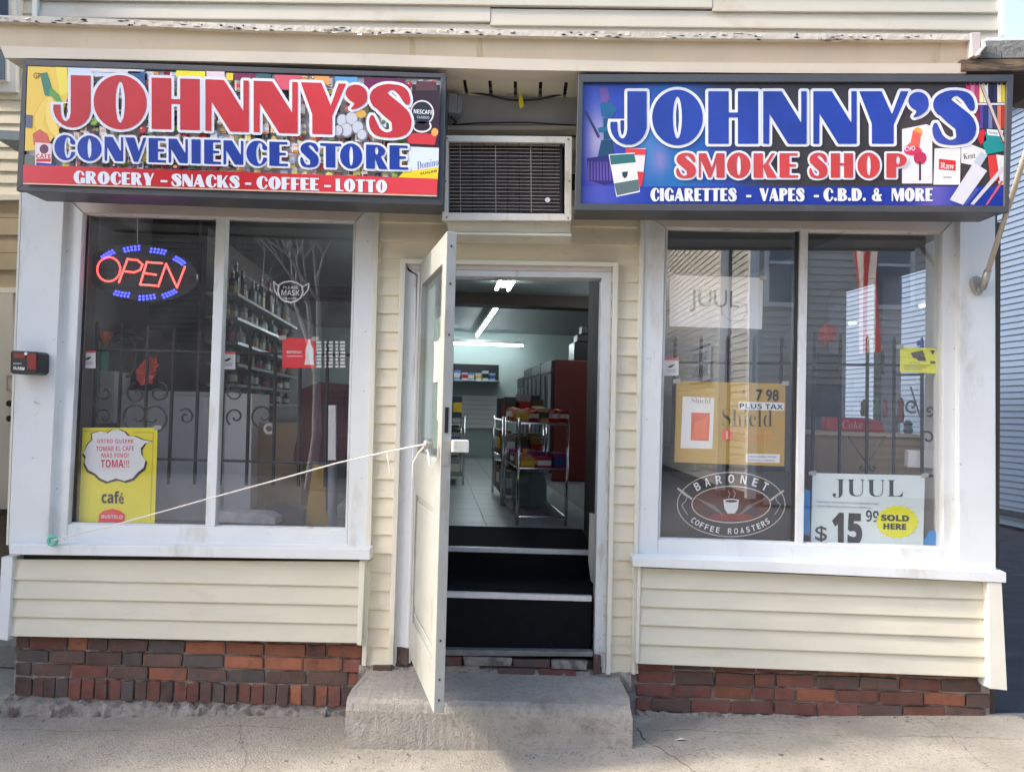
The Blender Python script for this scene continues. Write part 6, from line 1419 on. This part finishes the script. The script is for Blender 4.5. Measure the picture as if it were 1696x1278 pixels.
# right window display goods
o = empty('cardboard_box', P(1440, 800, .5), 'wide open cardboard box behind the bars of the right-hand window', 'box')
M().ppx([(1347, 720), (1527, 724), (1524, 880), (1345, 876)], .42, .8).build('body', 'cardboard', o, bevel=.003); M().ppx([(1350, 713), (1524, 719), (1527, 724), (1347, 720)], .40, .82).build('rim', mat('cardboard_pale', (.55, .45, .32), .8), o)
o = M().ppx([(1368, 690), (1440, 692), (1462, 700), (1466, 716), (1366, 713)], .44, .52).build('gift_pack', mat('gift_red', (.55, .03, .035), .35), bevel=.008); tag(o, 'bright red gift pack lying on the cardboard box', 'gift pack')
A = M(); put_text(A, bold('Coke', 1), (1394, 709), (1428, 710), (1396, 695), .4385, .0, (224, 150, 150)); gx = A.build('lettering', INK, o)
r_ = random.Random(17)
for (px, py, w, h_, c_, lb) in [(1432, 672, 14, 22, (150, 146, 110), 'beige toy'), (1452, 668, 12, 24, (90, 140, 80), 'green leafy ornament'), (1466, 672, 8, 28, (190, 90, 90), 'pink tapered ornament'), (1492, 676, 12, 36, (170, 50, 90), 'pink and white bird ornament'), (1482, 700, 10, 20, (70, 90, 70), 'dark green bottle'), (1504, 704, 16, 16, (70, 110, 120), 'teal wrapped package'), (1384, 704, 6, 9, (200, 200, 200), 'white cap')]:
    if lb == 'white cap': continue
    a_ = P(px - w / 2, py + h_ / 2 + 6, .56); b_ = P(px + w / 2, py - h_ / 2, .56); r1 = (b_[0] - a_[0]) / 2; H1 = b_[2] - a_[2]
    o = M().lathe([(r1 * .7, 0), (r1, H1 * .25), (r1 * .75, H1 * .55), (r1 * .95, H1 * .75), (r1 * .35, H1)], ((a_[0] + b_[0]) / 2, .56, a_[2]), 9).build('ornament', mat('orn_%d_%d_%d' % c_, s2l(c_), .5, var=.3, vs=30)); tag(o, lb + ' standing on the cardboard box in the right-hand window', 'ornament')
o = M().ppx([(1505, 745), (1552, 747), (1550, 775), (1503, 773)], .2, .24).build('white_tray', 'freezer_white'); tag(o, 'pale folded tray beside the cardboard box, right-hand window', 'tray')
o = M().ppx([(1347, 583), (1392, 585), (1390, 690), (1346, 688)], .9, 1.3).build('vending_unit', mat('unit_gray', (.055, .055, .055), .5)); tag(o, 'dark grey cabinet behind the bars, left part of the right-hand pane', 'cabinet')
o = M().ppx([(1100, 740), (1300, 742), (1300, 900), (1095, 896)], .55, .9).build('dark_counter', mat('counter_dark', (.05, .035, .025), .6, var=.3, vs=6)); tag(o, 'dark wooden counter behind the gold poster', 'counter')

# ------------------------------------------------------------------ neighbours
# blue house over the alley
NU = 8.7
BH = empty('blue_house', I(NU, 10, 0), 'blue clapboard house across the dark alley on the right', 'house')
zb = .02
ibox(NU + .03, NU + 6, -1.0, 24, -.1, 6.9).build('wall', 'dark_found', BH)
zz = zb; k_ = 0
hgt = .1016
while zz < 6.9:
    m = M(); vs = []
    for (uu, z_) in ((NU - .02, zz), (NU - .02, zz + .007), (NU + .0, zz + hgt), (NU + .03, zz + hgt), (NU + .03, zz)):
        vs += [I(uu, -1.0, z_), I(uu, 24, z_)]
    m.add(vs, [(0, 1, 3, 2), (2, 3, 5, 4), (4, 5, 7, 6), (6, 7, 9, 8), (8, 9, 1, 0), (0, 2, 4, 6, 8), (1, 9, 7, 5, 3)]); m.build('siding_plank', 'blue_vinyl', BH); zz += hgt
m = ibox(NU - .35, NU + 6.3, -1.3, 24.3, 6.9, 7.05); m.build('roof', 'shingle_gray', BH)
ibox(NU - .10, NU - .02, -1.0, 24, .20, .27).build('pipe', 'dark_found', BH)
# ---- street opposite: seen as reflections in the panes
def clap_house(name, x0, x1, y0, y1, h, mt_side, mt_front, label, roofh=2.0, wins=(), extra=None):
    o = empty(name, ((x0 + x1) / 2, (y0 + y1) / 2, -.15), label, 'house')
    M().box(x0 + .05, x1 - .05, y0 + .05, y1 - .05, -.16, h).build('wall', 'dark_found', o)
    n = int(h / .15)
    for side, mt_ in (('W', mt_side), ('F', mt_front)):
        m = M()
        for i in range(n):
            z0 = .1 + i * .15
            if side == 'W': m.add([(x0 - .02, y0, z0), (x0 - .02, y1, z0), (x0 + .004, y1, z0 + .15), (x0 + .004, y0, z0 + .15), (x0 + .05, y0, z0), (x0 + .05, y1, z0)], [(0, 1, 2, 3), (4, 5, 1, 0)])
            else: m.add([(x0, y1 + .02, z0), (x1, y1 + .02, z0), (x1, y1 - .004, z0 + .15), (x0, y1 - .004, z0 + .15), (x0, y1 - .05, z0), (x1, y1 - .05, z0)], [(1, 0, 3, 2), (5, 4, 0, 1)])
        tag(m.build('clapboards', mt_, o), kind='stuff')
    M().box(x0 - .06, x0 + .12, y1 - .12, y1 + .06, .0, h).build('corner_board', 'white_paint', o)
    for (a_, b_, z0, z1) in wins:
        w = M().box(a_ - .1, b_ + .1, y1 + .0, y1 + .06, z0 - .1, z1 + .1).build('window', 'white_paint', o)
        M().box(a_, b_, y1 + .061, y1 + .07, z0, z1).build('pane', 'far_glass', w); M().box(a_, b_, y1 + .071, y1 + .09, (z0 + z1) / 2 - .03, (z0 + z1) / 2 + .03).build('sash_bar', 'white_paint', w)
    m = M(); xm = (x0 + x1) / 2
    eo = .3 if roofh > 1.5 else .03
    m.add([(x0 - eo, y0 - eo, h), (x1 + eo, y0 - eo, h), (x1 + eo, y1 + eo, h), (x0 - eo, y1 + eo, h), (xm, y0 - eo, h + roofh), (xm, y1 + eo, h + roofh)], [(0, 3, 2, 1), (0, 1, 4), (3, 5, 2), (0, 4, 5, 3), (1, 2, 5, 4)]); m.build('roof', 'shingle_gray', o)
    return o
mat('tan_clap', (.74, .69, .58), .6, var=.05, vs=2); mat('slate_clap', (.10, .13, .17), .6); mat('gray_clap', (.50, .48, .43), .6); mat('brown_clap', (.085, .07, .06), .7)
hs_ = clap_house('tan_house', 4.45, 9.8, -21, -13.2, 8.0, 'tan_clap', 'slate_clap', 'tall tan clapboard house across the street, reflected in the right window', wins=[(6.4, 7.4, 3.6, 5.6)])
hs_2 = clap_house('gray_house', 4.62, 9.0, -13.0, -11.5, 7.2, 'gray_clap', 'gray_clap', 'grey clapboard house front with garage door, across the street', wins=[(4.95, 5.6, 4.0, 5.6), (7.0, 7.8, 4.0, 5.6)])
M().box(4.9, 6.8, -11.46, -11.40, -.1, 2.3).build('garage_door', 'gray_metal', hs_2)
sg = empty('parking_sign', (4.4, -14.6, 2.7), 'white TAX RETURN PARKING board on the tan house wall across the street', 'sign')
M().box(4.36, 4.40, -15.9, -13.9, 2.50, 3.30).build('board', 'white_print', sg); M().box(4.35, 4.362, -15.95, -13.85, 2.45, 2.495).build('frame', 'iron_black', sg); M().box(4.35, 4.362, -15.95, -13.85, 3.305, 3.35).build('frame', 'iron_black', sg)
def wall_text(s, y0, y1, z0, z1, x):
    vs, fs = text_mesh(bold(s)); a_ = np.array(vs); lo = a_.min(0); hi = a_.max(0)
    # read by someone looking towards +X: text runs towards -Y
    M().add([(x, y1 + (y0 - y1) * (vx - lo[0]) / (hi[0] - lo[0]), z0 + (z1 - z0) * (vy - lo[1]) / (hi[1] - lo[1])) for vx, vy in vs], fs).build('lettering', 'text_dark', sg)
wall_text('TAX RETURN', -15.7, -14.1, 2.98, 3.20, 4.355); wall_text('PARKING', -15.7, -14.1, 2.60, 2.90, 4.355)
clap_house('brown_house', -13.5, -3.2, -24, -15.5, 10.5, 'brown_clap', 'brown_clap', 'dark brown house across the street reflected in the left window', wins=[])
clap_house('dark_house', -2.6, 3.0, -30, -22, 11.0, 'brown_clap', 'brown_clap', 'far dark house between the brown and tan houses across the street', wins=[])
clap_house('slate_house', 10.5, 20, -22, -13.5, 8.5, 'slate_clap', 'slate_clap', 'slate coloured house farther down the opposite side of the street', wins=[(12, 13, 4, 6)])
# unseen left neighbour, placed and sized to shade pavement and open door
lo_ = clap_house('left_shade_house', -13.0, -4.3, -1.30, 1.3, 5.5, 'gray_clap', 'gray_clap', 'unseen grey clapboard building left of the shop, set there to shade the pavement', 1.0)
# bare tree
def tree(x, y, h, label, seed):
    o = empty('bare_tree', (x, y, -.15), label, 'tree'); r4 = random.Random(seed); tr = M(); br = M()
    def grow(p_, d, L_, r1, n):
        q = p_ + d * L_; mid = p_ + d * L_ * .5 + Vector((r4.uniform(-1, 1), r4.uniform(-1, 1), 0)) * L_ * .05
        (tr if n == 0 else br).tube([p_, mid, q], [r1, r1 * .85, r1 * .66], 6 if n < 2 else 3, caps=False)
        if n < 7:
            for _ in range(3 if n < 5 else 2):
                e_ = Vector((r4.uniform(-1, 1), r4.uniform(-1, 1), r4.uniform(-.35, .8))); grow(q, (d * 1.0 + e_ * .75).normalized(), L_ * r4.uniform(.62, .82), r1 * .58, n + 1)
    grow(Vector((x, y, -.2)), Vector((.03, 0, 1)), h * .26, h * .013, 0)
    mat('bark', (.36, .32, .30), .9, var=.2, vs=5); tr.build('trunk', 'bark', o, smooth=True); br.build('crown', 'bark', o, smooth=True)
tree(-4.6, -12.5, 9.5, 'bare tree in front of the brown house across the street', 2); tree(-2.2, -17, 10, 'bare tree standing behind and left of the tan house', 5)
